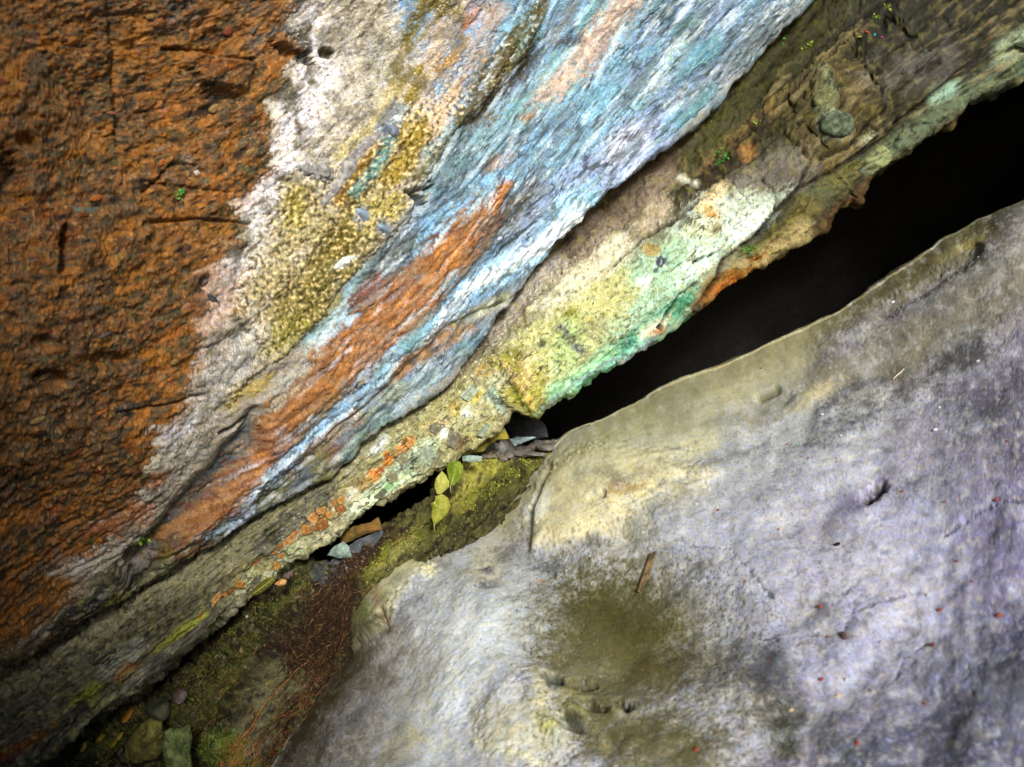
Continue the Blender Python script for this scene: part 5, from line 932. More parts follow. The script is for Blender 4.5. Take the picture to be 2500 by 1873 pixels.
def slab(name, poly, Y0, gx, gy, thick, m, bulge=.3, seed=0, jit=1.6, n=56, rough=.0012, parent=None):
    """irregular stone plate or leaf: outline in photo pixels at its own depth, real thickness"""
    poly = np.array(poly, float); c = poly.mean(0); r = np.random.RandomState(seed)
    q = np.concatenate([poly, poly[:1]]); L = np.concatenate([[0], np.cumsum(np.hypot(*np.diff(q, axis=0).T))])
    t = np.linspace(0, L[-1], n, endpoint=False); ring = np.stack([np.interp(t, L, q[:, 0]), np.interp(t, L, q[:, 1])], 1)
    ring += jit * np.stack([fbm(t / 9.0, t * 0 + seed, 3, seed % 30), fbm(t / 9.0, t * 0 + seed + 9, 3, seed % 30 + 3)], 1)
    V = []; F = []
    prof = [(1.0, .35), (.985, .9), (.90, 1.0), (.72, 1.04), (.5, 1.08), (.25, 1.1), (.02, 1.1)]
    for sc_, h in prof:
        p = c + (ring - c) * sc_; Y = Y0 + gx * (p[:, 0] - c[0]) + gy * (p[:, 1] - c[1]) - thick * (h + bulge * (1 - sc_ ** 2)) + rough * fbm(p[:, 0] / 8.0, p[:, 1] / 8.0, 3, seed % 30 + 7)
        V.append(at(p[:, 0], p[:, 1], Y))
    for sc_ in (1.0, .02):
        p = c + (ring - c) * (sc_ * .97); V.append(at(p[:, 0], p[:, 1], Y0 + gx * (p[:, 0] - c[0]) + gy * (p[:, 1] - c[1]) + thick * .15))
    order = [8, 7] + list(range(7)); V = np.concatenate([V[k] for k in order])
    for k in range(len(order) - 1):
        for i in range(n): F.append((k * n + i, k * n + (i + 1) % n, (k + 1) * n + (i + 1) % n, (k + 1) * n + i))
    F.append(tuple(range(n))); F.append(tuple((len(order) - 1) * n + i for i in range(n))[::-1])
    org = at(c[0], c[1], Y0); me = mesh_from(name, V - org, F, False); o = link(name, me, m); o.location = org
    if parent: o.location = Vector(org) - parent.location; o.parent = parent
    return o
def tube_data(pts, rad, nseg=6, flat=1.0, flatn=None):
    pts = np.array(pts, float); n = len(pts); V = []; F = []
    rad = np.interp(np.linspace(0, 1, n), np.linspace(0, 1, len(rad)), rad) if hasattr(rad, '__len__') else np.full(n, rad)
    for i in range(n):
        d = pts[min(i + 1, n - 1)] - pts[max(i - 1, 0)]; d /= np.linalg.norm(d) + 1e-12
        nn = np.array(flatn) if flatn is not None else np.array([0, -1., 0]); nn = nn - d * nn.dot(d); nn /= np.linalg.norm(nn) + 1e-12; b = np.cross(d, nn)
        for k in range(nseg):
            a = 2 * math.pi * k / nseg; V.append(pts[i] + rad[i] * (math.cos(a) * b + math.sin(a) * nn * flat))
    for i in range(n - 1):
        for k in range(nseg): F.append((i * nseg + k, i * nseg + (k + 1) % nseg, (i + 1) * nseg + (k + 1) % nseg, (i + 1) * nseg + k))
    F.append(tuple(range(nseg))[::-1]); F.append(tuple((n - 1) * nseg + k for k in range(nseg)))
    return V, F
def resample(pts, n):
    q = np.array(pts, float); L = np.concatenate([[0], np.cumsum(np.linalg.norm(np.diff(q, axis=0), axis=1))]); t = np.linspace(0, L[-1], n)
    return np.stack([np.interp(t, L, q[:, k]) for k in range(q.shape[1])], 1)
def on_surface(surf, pts, n, lift):
    out = []
    for x, y in resample(pts, n):
        P, N = hit(surf, x, y); out.append(np.array(P + N * lift))
    return np.array(out)
def twig(name, surf, pts, n, rad, m, lift=.002, wob=.0006, parent=None, nseg=6, flat=1.0):
    C = on_surface(surf, pts, n, lift)
    for _ in range(3): C[1:-1] = (C[:-2] + 2 * C[1:-1] + C[2:]) / 4
    C += wob * np.stack([fbm(np.arange(n) / 4.0, np.full(n, k * 3.1), 2, 3 + k) for k in range(3)], 1)
    V, F = tube_data(C, rad, nseg, flat); o0 = C[0]
    o = link(name, mesh_from(name, np.array(V) - o0, F), m); o.location = o0
    if parent: o.location = Vector(o0) - parent.location; o.parent = parent
    return o

OVER, LEDGE, BOUL, GROUND = (bpy.data.objects[k] for k in ('rock_overhang', 'rock_ledge', 'boulder', 'mossy_ground'))
# ---- stones set in the orange face (parts of it)
clasts = [chunk_mesh('embedded_stone', 200 + k, 2, 7, .12, .8) for k in range(6)]
for me in clasts:
    me.materials.append(None)
    for p in me.polygons: p.use_smooth = True
cl_m = [mat('#4a1f0e', '#6e2f12', '#8a4a22', 2.2, .6, .0012), mat('#8a4214', '#a95a1c', '#b9763a', 2.2, .8, .0012), mat('#3a342e', '#54504a', '#77726a', 2.2, .6, .0012), mat('#6a4c22', '#86683a', '#9c8456', 2.2, .8, .0012), mat('#2c1a12', '#4a2a18', '#5c3c22', 2.2, .5, .001), mat('#66402a', '#8f5a3a', '#a5785a', 2.2, .7, .0012)]
def inside(px, py, poly): return poly_sd(np.array([float(px)]), np.array([float(py)]), poly)[0]
r_ = random.Random(5); n_c = 0
while n_c < 150:
    x, y = r_.uniform(0, 720), r_.uniform(0, 1560)
    if inside(x, y, OR_POLY) < 14: continue
    wd = r_.choice([10, 12, 14, 18, 22, 30, 38]) * r_.uniform(.8, 1.2); a = float(angle_over(np.array([x]), np.array([y]))[0]) + r_.uniform(-14, 8)
    k = r_.randrange(6); base = clasts[r_.randrange(6)]
    o = put_chunk('embedded_stone', 'rock_overhang', x, y, wd, wd * r_.uniform(.28, .6), a, None, 0, r_.uniform(-.35, .25), .8, me=base)
    o.material_slots[0].link = 'OBJECT'; o.material_slots[0].material = cl_m[k]
    mw = o.matrix_world.copy(); o.parent = OVER; o.matrix_world = mw; n_c += 1
# ---- orange crystals along the lower lip of the ledge (parts of it)
crys = [block_mesh('crystal', 400 + k) for k in range(5)]
m_cr = [mat('#6e3c10', '#9c6a24', '#b4925c', 1.8, .5, .0008), mat('#7c4812', '#a8742c', '#b8a070', 1.8, .5, .0008), mat('#5a3010', '#84501a', '#9a7c38', 1.8, .5, .0008), mat('#8f8c6c', '#b3b08c', '#cfcdb0', 1.8, .6, .0006)]
for me in crys: me.materials.append(None)
for i, (x, y, a, b, an) in enumerate([(813, 1229, 34, 20, 35), (834, 1222, 26, 22, 60), (831, 1245, 28, 24, 30), (785, 1247, 26, 18, 10), (765, 1267, 26, 26, 50), (787, 1276, 32, 30, 20), (746, 1294, 28, 28, 10), (802, 1258, 20, 18, 40), (771, 1288, 16, 14, 0),
        (712, 1314, 40, 18, 38), (700, 1326, 22, 14, 30), (680, 1338, 28, 14, 20), (690, 1362, 26, 12, 10), (677, 1383, 22, 20, 60), (640, 1374, 42, 14, 38), (622, 1384, 30, 10, 35), (577, 1423, 30, 20, -10), (559, 1436, 30, 14, 38), (553, 1448, 20, 12, 20), (530, 1460, 48, 14, 36), (493, 1499, 24, 18, 10), (668, 1350, 16, 12, 0), (726, 1302, 14, 12, 30),
        (868, 1212, 22, 26, 80, ), (855, 1196, 16, 12, 30), (735, 1328, 22, 30, 80), (655, 1400, 18, 26, 70), (585, 1445, 34, 18, 20), (1000, 1085, 20, 14, 40), (985, 1095, 18, 12, 40)]):
    pale = (x, y) in ((868, 1212), (855, 1196), (735, 1328), (655, 1400), (585, 1445))
    o = put_chunk('crystal', 'rock_ledge', x, y, a, b, an, None, 0, .15, .55, me=crys[i % 5]); o.material_slots[0].link = 'OBJECT'; o.material_slots[0].material = m_cr[3 if pale else i % 3]; o.rotation_euler.rotate_axis('X', r_.uniform(-.5, .5))
    mw = o.matrix_world.copy(); o.parent = LEDGE; o.matrix_world = mw
# loose angular stones of the ledge itself
gm = [mat('#5d5a40', '#7f7c5c', '#a09c7c', 60, .8), mat('#6d7668', '#8f9a84', '#b4bca4', 60, .8), mat('#4c4a3c', '#6a6654', '#857f68', 60, .8)]
gm2 = [mat('#5d5a40', '#7f7c5c', '#a09c7c', 1.6, .85, .002), mat('#6d7668', '#8f9a84', '#b4bca4', 1.6, .85, .002), mat('#4c4a3c', '#6a6654', '#857f68', 1.6, .85, .002)]
for i, (x, y, a, b, an) in enumerate([(957, 1166, 30, 26, 20), (975, 1150, 26, 16, 38), (930, 1205, 30, 16, 40), (1070, 1125, 50, 30, 60), (1040, 1110, 40, 36, 30), (1110, 1070, 44, 34, 70), (900, 1225, 28, 16, 35), (1180, 1050, 36, 30, 50), (620, 1418, 40, 24, 0), (585, 1405, 34, 18, -20), (1146, 960, 44, 26, 50), (1065, 1040, 50, 34, 40), (985, 1120, 40, 24, 35)]):
    o = put_chunk('angular_stone', 'rock_ledge', x, y, a, b, an, gm2[i % 3], 450 + i, -.35, .6, me=block_mesh('angular_stone', 450 + i, 1, .34)); mw = o.matrix_world.copy(); o.parent = LEDGE; o.matrix_world = mw

# ---- stones lodged in the crevice
tag(slab('wedged_stone', [(1222, 1034), (1234, 1048), (1245, 1072), (1215, 1075), (1195, 1086), (1180, 1104), (1152, 1104), (1168, 1085), (1192, 1058)], 1.21, 0, 0, .012, mat('#3a3414', '#6a6220', '#8a7c24', 60, .8), seed=1), 'olive yellow stone wedged under the nose of the ledge', 'stone')
tag(slab('stone_slab', [(1228, 1000), (1300, 1010), (1332, 1036), (1340, 1068), (1300, 1074), (1246, 1076), (1236, 1050)], 1.40, 0, 0, .02, mat('#26282c', '#34363a', '#403e42', 30, .8), seed=2, bulge=.1), 'smooth dark grey slab standing deep in the crevice under the ledge', 'stone')
tag(slab('stone_flake', [(1243, 1073), (1262, 1066), (1312, 1067), (1285, 1078), (1256, 1090)], 1.30, 0, 0, .008, mat('#6f8288', '#8fa6aa', '#aebfc2', 60, .7), seed=3), 'pale blue grey flake lying at the foot of the dark slab', 'stone')
tag(slab('stone_flake', [(1128, 1114), (1150, 1111), (1178, 1114), (1176, 1126), (1150, 1129), (1130, 1127)], 1.17, 0, 0, .006, mat('#5f7268', '#7f948a', '#93a49a', 60, .7), seed=4), 'flat grey green stone on the ground left of the wedged yellow stone', 'stone')
def ground_stone(name, px, py, a, b, an, m, seed, label, cat='stone', surf='mossy_ground', lift=.2, flat=.7, dy=0, sub=3, cuts=9, group=None, smooth_=False):
    return tag(put_chunk(name, surf, px, py, a, b, an, m, seed, lift, flat, sub, dy=dy, cuts=cuts, smooth_=smooth_), label, cat, group)
gs = mat('#3c3a34', '#57534a', '#77726a', 50, .8); gs2 = mat('#454036', '#6c6458', '#908a82', 50, .8)
for i, (x, y, a, b, l) in enumerate([(1206, 1090, 26, 24, 'small round grey stone between the yellow stone and the brown stones'), (1232, 1094, 30, 22, 'dark brown stone under the pale blue flake'), (1275, 1092, 56, 20, 'long brown grey stone right of the pale blue flake'),
        (1325, 1080, 50, 24, 'brown stone in the middle of the row before the dark slab'), (1370, 1062, 64, 26, 'pale grey stone resting against the top of the boulder'), (1300, 1106, 70, 16, 'thin crumbly stone lowest in the row before the dark slab'), (1190, 1112, 40, 12, 'thin purplish stone beside the flat grey green stone')]):
    ground_stone('crevice_stone', x, y, a, b, 14, gs if i % 2 else gs2, 500 + i, l, dy=-.03, group='stones in a row below the ledge nose')
tag(slab('wedged_stone', [(828, 1310), (834, 1332), (860, 1320), (895, 1304), (934, 1294), (925, 1260), (906, 1275), (885, 1279), (858, 1286)], 1.13, 0, 0, .012, mat('#3a3414', '#5c481c', '#7c5420', 60, .85), seed=6), 'angular stone with orange crust standing in the left dark gap', 'stone')
tag(slab('hollow_stone', [(790, 1385), (815, 1362), (868, 1320), (934, 1293), (938, 1302), (912, 1336), (874, 1362), (835, 1380), (800, 1400)], 1.125, 0, 0, .008, mat('#33363a', '#4a4e52', '#63666a', 40, .8), seed=7, bulge=-.6), 'dished grey stone below the orange crusted stone', 'stone')
tag(slab('pale_stone', [(798, 1356), (812, 1336), (838, 1321), (853, 1335), (860, 1362), (830, 1364)], 1.105, 0, 0, .012, mat('#56645a', '#78897e', '#94a49a', 60, .8), seed=8), 'pale blue green stone left of the orange crusted stone', 'stone')
tag(slab('stone_chip', [(668, 1426), (688, 1413), (700, 1418), (698, 1427), (680, 1431)], 1.0, 0, 0, .005, mat('#8a5a28', '#b8803c', '#cfa468', 60, .7), seed=9), 'small orange tan chip on the ground beside the olive leaf', 'stone')
tag(slab('stone_chip', [(702, 1416), (716, 1402), (716, 1390), (700, 1398), (690, 1408)], 1.01, 0, 0, .005, mat('#3a2a20', '#5a4438', '#6a5a50', 60, .7), seed=10), 'small purplish brown chip touching the orange tan chip', 'stone')
for x, y, l in ((584, 1516, 'tiny pale green chip nearer the splinter'), (601, 1507, 'tiny pale green chip further from the splinter')):
    ground_stone('pale_chip', x, y, 13, 9, 40, mat('#8fa096', '#aebab0', '#c4ccc2', 60, .7), x, l, group='pair of pale chips', lift=.6, sub=2)
# bottom left boulders
ground_stone('mossy_stone', 402, 1722, 64, 82, 60, mat('#26281c', '#3e4030', '#5a5a3c', 40, .7), 31, 'round dark mossy stone left of centre of the ground near the bottom', lift=.35, dy=-.02)
tag(slab('mossy_stone', [(345, 1765), (366, 1753), (396, 1760), (400, 1800), (397, 1833), (384, 1852), (328, 1866), (303, 1852), (306, 1819), (323, 1793)], .915, 0, 0, .022, mat('#3f3a18', '#66602a', '#8a8440', 90, .85, .002), seed=32, bulge=.6, jit=3, rough=.003), 'brown olive angular stone at the bottom left of the pale green block', 'stone')
tag(slab('mossy_block', [(399, 1786), (415, 1776), (438, 1780), (462, 1768), (470, 1800), (464, 1840), (476, 1900), (410, 1900), (402, 1860), (394, 1830)], .885, .0002, 0, .02, mat('#3e4a28', '#66723c', '#8a9460', 90, .85, .002), seed=33, bulge=.5, jit=3, rough=.003), 'pale green block standing at the bottom edge', 'stone')
ground_stone('pale_chip', 375, 1761, 26, 10, 10, mat('#a9b07c', '#c9cf9c', '#dcdfb8', 60, .7), 34, 'small bright bar shaped chip on the brown olive stone', dy=-.045, sub=2)
ground_stone('brown_stone', 458, 1700, 40, 44, 70, mat('#35241c', '#54423a', '#7a706a', 50, .7), 35, 'brown stone with a pale tip right of the round mossy stone', dy=-.012)
for i, (x, y, l) in enumerate([(259, 1793, 'ochre flake left of the other three on the dark soil'), (278, 1806, 'largest ochre flake in the middle of the dark soil'), (296, 1789, 'narrow ochre flake right of the largest one'), (327, 1742, 'orange ochre flake highest on the dark soil'), (225, 1820, 'ochre flake lowest on the dark soil')]):
    ground_stone('ochre_flake', x, y, 26 if i != 3 else 42, 16 if i != 3 else 24, 30 + 20 * i, mat('#6e5a18', '#8f7a22', '#a88c30', 60, .7) if i != 3 else mat('#8a5a12', '#a9741c', '#bd8a34', 60, .7), 40 + i, l, dy=-.01, group='ochre flakes on dark soil', sub=2, flat=.4)

# ---- leaves
def leaf(name, poly, Y0, gx, gy, m, mid, label, seed, m2):
    o = slab(name, poly, Y0, gx, gy, .0011, m, bulge=2.2, seed=seed, jit=.8, rough=.0008)
    c = o.location.copy(); pts = resample(mid, 8); cpt = np.array(poly, float).mean(0)
    P = at(pts[:, 0], pts[:, 1], Y0 + gx * (pts[:, 0] - cpt[0]) + gy * (pts[:, 1] - cpt[1]) - .0032)
    V, F = tube_data(P, [.0006, .00025], 5); v = link('midrib', mesh_from('midrib', np.array(V) - np.array(c), F), m2); v.parent = o
    e = P[0]; sd = (P[0] - P[-1]); sd /= np.linalg.norm(sd)
    V, F = tube_data(resample([e, e + sd * .005 + [.001, .001, -.001], e + sd * .011 + [.003, .006, -.003]], 6), [.0006, .0005], 5); s2 = link('stem', mesh_from('stem', np.array(V) - np.array(c), F), m2); s2.parent = o
    side = np.cross(sd, [0, 1., 0]); W = []; G = []
    for k in range(2, 7):
        for sg in (-1, 1):
            a0 = P[k]; a1 = a0 - sd * .003 + side * sg * .0045 + [0, .0009, 0]; v_, f_ = tube_data(resample([a0, (a0 + a1) / 2 + [0, -.0002, 0], a1], 4), [.00028, .00012], 4); b0 = len(W); W += list(v_); G += [tuple(b0 + i for i in q) for q in f_]
    v2 = link('veins', mesh_from('veins', np.array(W) - np.array(c), G), m2); v2.parent = o
    return tag(o, label, 'leaf', 'leaves stuck at the crevice')
lg1 = mat('#7c8030', '#9a9c44', '#b4b25c', 150, .5, .0005, (1, 1, .3), trans=.1); lg2 = mat('#4c6414', '#6a801e', '#8a9434', 150, .5, .0005, (1, 1, .3), trans=.1); lg3 = mat('#666c1c', '#84882a', '#a09c44', 150, .5, .0005, (1, 1, .3), trans=.1)
ribm = mat('#a9a860', '#bcb878', scale=80)
leaf('leaf', [(1079, 1150), (1088, 1159), (1097, 1177), (1097, 1188), (1085, 1199), (1076, 1208), (1067, 1206), (1060, 1186), (1064, 1168)], 1.085, .0002, .0001, lg1, [(1076, 1207), (1078, 1180), (1079, 1156)], 'pale yellow green leaf, left one of the upper pair before the dark gap', 21, ribm)
leaf('leaf', [(1092, 1134), (1103, 1127), (1122, 1126), (1131, 1138), (1131, 1152), (1122, 1170), (1110, 1184), (1099, 1189), (1095, 1168), (1091, 1150)], 1.08, -.0003, .0001, lg2, [(1100, 1186), (1109, 1160), (1115, 1132)], 'deep green leaf, right one of the upper pair beside the dark gap', 22, ribm)
leaf('leaf', [(1063, 1211), (1081, 1207), (1094, 1215), (1101, 1236), (1090, 1258), (1076, 1270), (1059, 1285), (1053, 1260), (1056, 1242), (1051, 1229), (1062, 1224)], 1.06, .0001, .0002, lg3, [(1060, 1280), (1073, 1248), (1076, 1214)], 'pointed olive green leaf hanging below the upper pair of leaves', 23, ribm)
el = [(643 + 37 * math.cos(a) * math.cos(R(37)) + 11 * math.sin(a) * math.sin(R(37)), 1431 - 37 * math.cos(a) * math.sin(R(37)) + 11 * math.sin(a) * math.cos(R(37))) for a in np.linspace(0, 2 * math.pi, 20, endpoint=False)]
leaf('leaf', el, .985, 0, .0002, mat('#3c3c10', '#57541a', '#6f6a24', 80, .35, .0003), [(612, 1454), (643, 1431), (672, 1409)], 'smooth dark olive oval leaf lying just under the lip of the ledge', 24, ribm)

# ---- grey forked dripstone on the pale crust
dr = empty('dripstone', at(800, 430, 1.0)); tag(dr, 'smooth grey forked dripstone on the pale crust beside the ochre patch', 'dripstone')
dm = mat('#5c5a5a', '#86837f', '#b0ada8', 130, .8, .0025)
for pts, rad in (([(925, 325), (890, 355), (855, 400), (825, 445), (800, 490), (788, 508)], (.006, .012, .014, .013, .009, .003)), ([(728, 412), (760, 412), (790, 415), (812, 425)], (.005, .0095, .011, .008)), ([(745, 424), (780, 432), (806, 440)], (.004, .006, .005))):
    o = twig('finger', 'rock_overhang', pts, 30, [q * .9 for q in rad], dm, -.001, .0018, parent=dr, nseg=14, flat=.5)
# ---- splinter of grey rock along the lip at the lower left
sp = tag(slab('rock_splinter', [(287, 1697), (300, 1672), (345, 1628), (400, 1582), (450, 1552), (500, 1512), (534, 1482), (545, 1490), (510, 1524), (470, 1556), (420, 1600), (385, 1640), (340, 1668), (300, 1695)], .905, .0002, -.0002, .010, mat('#3a382c', '#5a584a', '#8a8872', 60, .8, .0015, (1, 1, 1)), bulge=.4, seed=41, jit=3, n=90, rough=.003), 'long grey splinter of rock lying along the lip of the ledge', 'rock')
tag(slab('rock_splinter', [(225, 1738), (250, 1705), (285, 1688), (292, 1700), (262, 1722), (232, 1748)], .885, 0, 0, .008, mat('#3c3c28', '#5c5a3e', '#85825c', 60, .8), bulge=.4, seed=42, jit=3), 'short mossy splinter of rock continuing the long grey one to the left', 'rock')
# pebbles caught on the faces
def face_stone(name, surf, x, y, a, b, an, m, seed, label, cat='pebble', group=None, lift=-.25, flat=.8, sub=3, cuts=9, smooth_=True):
    return tag(put_chunk(name, surf, x, y, a, b, an, m, seed, lift, flat, sub, cuts=cuts, smooth_=smooth_), label, cat, group)
face_stone('pebble', 'rock_overhang', 297, 1386, 38, 26, 25, mat('#8f8468', '#b5aa92', '#dcd8cc', 40, .7), 51, 'white and tan pebble caught in the hollow at the lower left')
face_stone('pebble', 'rock_overhang', 506, 684, 28, 34, 0, mat('#4a3f3a', '#6c625c', '#8c847c', 50, .6), 52, 'round grey brown pebble at the border of orange and white crust')
face_stone('stone_flake', 'rock_overhang', 515, 726, 44, 14, -28, mat('#26262a', '#44444a', '#85858a', 50, .5), 53, 'dark flake with a pale edge below the round grey brown pebble', 'stone')
face_stone('stone_flake', 'rock_overhang', 228, 514, 112, 20, 3, mat('#3c443c', '#596056', '#6f7468', 60, .8), 54, 'long curved grey green flake across the orange rock', 'stone', flat=.5)
face_stone('pebble', 'rock_overhang', 479, 422, 22, 16, 0, mat('#b0a49c', '#d0c4bc', '#e2dcd6', 60, .7), 55, 'small pinkish white pebble in a hollow of the orange rock')
face_stone('pebble', 'rock_overhang', 885, 525, 32, 46, 60, mat('#5a6878', '#7c8a9c', '#9cacc0', 60, .6), 56, 'blue grey stone set in the ochre crust, left one of two')
face_stone('pebble', 'rock_overhang', 938, 560, 30, 44, 70, mat('#46545c', '#6f808c', '#90a2ae', 60, .6), 57, 'blue grey stone set in the ochre crust, right one of two')
face_stone('pebble', 'rock_overhang', 838, 641, 52, 20, 30, mat('#c4d0cc', '#dfe8e4', '#eef4f0', 60, .6), 58, 'bright white stone under the ochre crust')
face_stone('pebble', 'rock_overhang', 945, 325, 44, 40, 40, mat('#46505e', '#66707e', '#8c96a4', 50, .5), 59, 'dark blue grey stone at the top of the dripstone')
face_stone('pebble', 'rock_overhang', 1262, 452, 17, 8, 20, mat('#c4c8cc', '#dfe2e4', scale=60), 60, 'tiny white pebble at the top of the orange run')
face_stone('pebble', 'rock_ledge', 1440, 778, 24, 22, -30, mat('#c08a3c', '#dcb46c', '#eee0b8', 40, .4), 61, 'round orange and cream nodule on the pale green ledge')
face_stone('pebble', 'rock_ledge', 1224, 725, 16, 10, 20, mat('#b09a48', '#c4b064', scale=60), 62, 'tiny yellow pebble by the crack above the ledge')
face_stone('nodule', 'rock_ledge', 2036, 322, 84, 78, 20, mat('#24281c', '#46503c', '#68745c', 90, .9, .002), 63, 'round pale green nodule with a grey cap on the dark ledge', 'stone', lift=-.35, flat=.6, cuts=0)
face_stone('nodule', 'rock_ledge', 2014, 240, 100, 50, 68, mat('#30321e', '#585c38', '#7c8058', 90, .9, .002), 64, 'oval olive green nodule above the round pale green one', 'stone', lift=-.5, flat=.5, cuts=0)
tag(slab('rock_spur', [(2058, 496), (2070, 486), (2100, 474), (2100, 492), (2090, 511), (2076, 504), (2066, 506)], 1.37, 0, 0, .012, mat('#3a3420', '#6c5c3c', '#8a7c58', 40, .8), seed=71), 'pointed brown spur hanging from the ledge over the crevice', 'stone')
tag(slab('rock_spur', [(2270, 305), (2300, 285), (2326, 296), (2324, 306), (2300, 314), (2275, 328)], 1.42, 0, 0, .012, mat('#4a4c30', '#76785a', '#a0a888', 40, .8), seed=72), 'pale olive spur sticking out of the ledge at the upper right', 'stone')
tag(slab('rock_spur', [(2480, 92), (2500, 78), (2560, 60), (2560, 110), (2500, 118), (2466, 108)], 1.40, 0, 0, .02, mat('#5c6450', '#8a9a80', '#a4b49c', 26, .8), seed=74, bulge=.6), 'pale green spur at the right edge of the photo', 'stone')

# ---- wood and needles
wd = tag(empty('wood_scrap', (0, 0, 0)), 'short brown split twig lying on the boulder above the olive stain', 'twig')
P0, _ = hit('boulder', 1572, 1395); wd.location = P0
wm = mat('#3a2c18', '#5c4a2c', '#7a6644', 60, .8, .0008)
for off, rd in (((0, 0), (.0022, .0036, .003)), ((9, -4), (.0012, .002, .0012))):
    twig('strand', 'boulder', [(1552 + off[0], 1430 + off[1]), (1572 + off[0], 1396 + off[1]), (1592 + off[0], 1358 + off[1])], 14, rd, wm, .002, .0005, parent=wd, nseg=7)
nm = mat('#6a3a18', '#8f5628', '#b07a48', 80, .6, .0004)
tag(twig('dry_stalk', 'mossy_ground', [(544, 1890), (558, 1850), (572, 1822), (610, 1770), (652, 1712), (700, 1660), (756, 1612)], 40, (.0016, .0013, .0010, .0007), nm, .004, .0008), 'long rust coloured dry stalk lying up the mossy slope', 'stalk', 'dry stalks on the slope')
tag(twig('dry_stalk', 'mossy_ground', [(566, 1880), (578, 1845), (592, 1808), (616, 1772)], 20, (.0014, .0011, .0008), nm, .0045, .0008), 'shorter rust coloured dry stalk right beside the long one', 'stalk', 'dry stalks on the slope')
tag(twig('straw', 'boulder', [(2178, 918), (2192, 910), (2206, 898)], 8, (.0008, .0012, .0007), mat('#a89c88', '#cabfae', scale=60), .001), 'short pale straw on the upper right of the boulder', 'straw')
def strips(name, surf, poly, count, length, width, m, seed, lift=(.001, .006), curl=.5, label=None, ang=None):
    r = np.random.RandomState(seed); pts = np.array(poly); lo, hi = pts.min(0) - 30, pts.max(0) + 30; V = []; F = []; n = 0
    while n < count:
        c = lo + r.rand(2) * (hi - lo)
        d_in = inside(c[0], c[1], poly)
        if d_in < 26 - 60 * r.rand() ** .6: continue
        P, N = hit(surf, *c); N = np.array(N); P = np.array(P) + N * r.uniform(*lift)
        if ang is None: a = r.randn(3)
        else: an = R(ang + r.randn() * 25); a = np.array([math.cos(an), 0, math.sin(an)]) + r.randn(3) * .15
        a -= N * a.dot(N) * r.uniform(.5, .95); a /= np.linalg.norm(a); b = np.cross(N, a); L = length * r.uniform(.5, 1.3); k = curl * r.uniform(-1, 1); w = width * r.uniform(.6, 1.4)
        base = len(V)
        for j in range(5):
            q = j / 4 - .5; C = P + a * L * q + b * L * k * (q * q - .1) + N * L * .12 * math.sin(3 * q + r.rand())
            V.append(C - b * w / 2); V.append(C + b * w / 2); V.append(C + N * w * .7)
        for j in range(4):
            o = base + 3 * j; F += [(o, o + 3, o + 5, o + 2), (o + 2, o + 5, o + 4, o + 1), (o + 1, o + 4, o + 3, o)]
        n += 1
    return tag(link(name, mesh_from(name, V, F, False), m), label, None, None, 'stuff')
LIT = [(940, 1292), (905, 1350), (870, 1400), (862, 1460), (850, 1520), (838, 1580), (800, 1640), (730, 1640), (660, 1590), (690, 1540), (740, 1490), (770, 1430), (850, 1375)]
strips('needle_litter', 'mossy_ground', LIT, 2200, .018, .00055, mat('#1a0f08', '#2e1c10', '#45301c', 200, .7, .0002), 1, label='dark red brown needle litter below the left gap')
strips('needle_litter', 'mossy_ground', LIT, 280, .012, .0005, mat('#4c3214', '#6c4a22', '#8c7044', 200, .7, .0002), 2, lift=(.004, .009), label='paler rust needles on top of the litter')
strips('needle_litter', 'mossy_ground', [(780, 1640), (800, 1660), (730, 1760), (680, 1873), (630, 1873), (700, 1730)], 170, .014, .0005, mat('#4c2412', '#7a4420', '#9a6438', 200, .7, .0002), 3, label='streak of rust needles beside the boulder', ang=50)
strips('needle_litter', 'mossy_ground', [(560, 1830), (600, 1830), (592, 1873), (560, 1873)], 120, .016, .0006, mat('#8a5420', '#a8703a', '#c08c58', 200, .7, .0002), 4, label='tuft of pale rust needles at the bottom edge', ang=80)
def moss(name, surf, poly, count, h, m, seed, label, th=None):
    r = np.random.RandomState(seed); pts = np.array(poly); lo, hi = pts.min(0), pts.max(0); V = []; F = []; n = 0; tries = 0
    while n < count and tries < count * 12:
        tries += 1; c = lo + r.rand(2) * (hi - lo)
        if inside(c[0], c[1], poly) < r.rand() * 14: continue
        if float(perlin(np.array([c[0] / 34.]), np.array([c[1] / 34.]), seed)[0]) < r.uniform(-.35, .25): continue
        P, N = hit(surf, *c); N = np.array(N); P = np.array(P)
        for _ in range(3):
            q = P + r.randn(3) * .002; d = N + r.randn(3) * .6; d /= np.linalg.norm(d); s_ = np.cross(d, r.randn(3)); s_ /= np.linalg.norm(s_); hh = h * r.uniform(.5, 1.3); base = len(V)
            V += [q - s_ * hh * .22, q + s_ * hh * .22, q + d * hh * .55 + s_ * hh * .2, q + d * hh, q + d * hh * .55 - s_ * hh * .2]; F.append((base, base + 1, base + 2, base + 3, base + 4))
        n += 1
    return tag(link(name, mesh_from(name, V, F, False), m), label, None, None, 'stuff')
mm = mat('#2f3410', '#4c5018', '#6c6c24', 60, .8, .0002); mm2 = mat('#5a6018', '#80842c', '#a09c40', 60, .8, .0002)
moss('moss', 'mossy_ground', [(1110, 1260), (1150, 1150), (1300, 1110), (1400, 1080), (1300, 1150), (1200, 1220)], 900, .0035, mm2, 11, 'yellow green moss on the slab beside the leaves')
moss('moss', 'mossy_ground', [(1060, 1260), (1100, 1290), (980, 1360), (900, 1440), (870, 1400), (950, 1310)], 700, .0034, mm2, 12, 'olive moss along the rim above the needle litter')
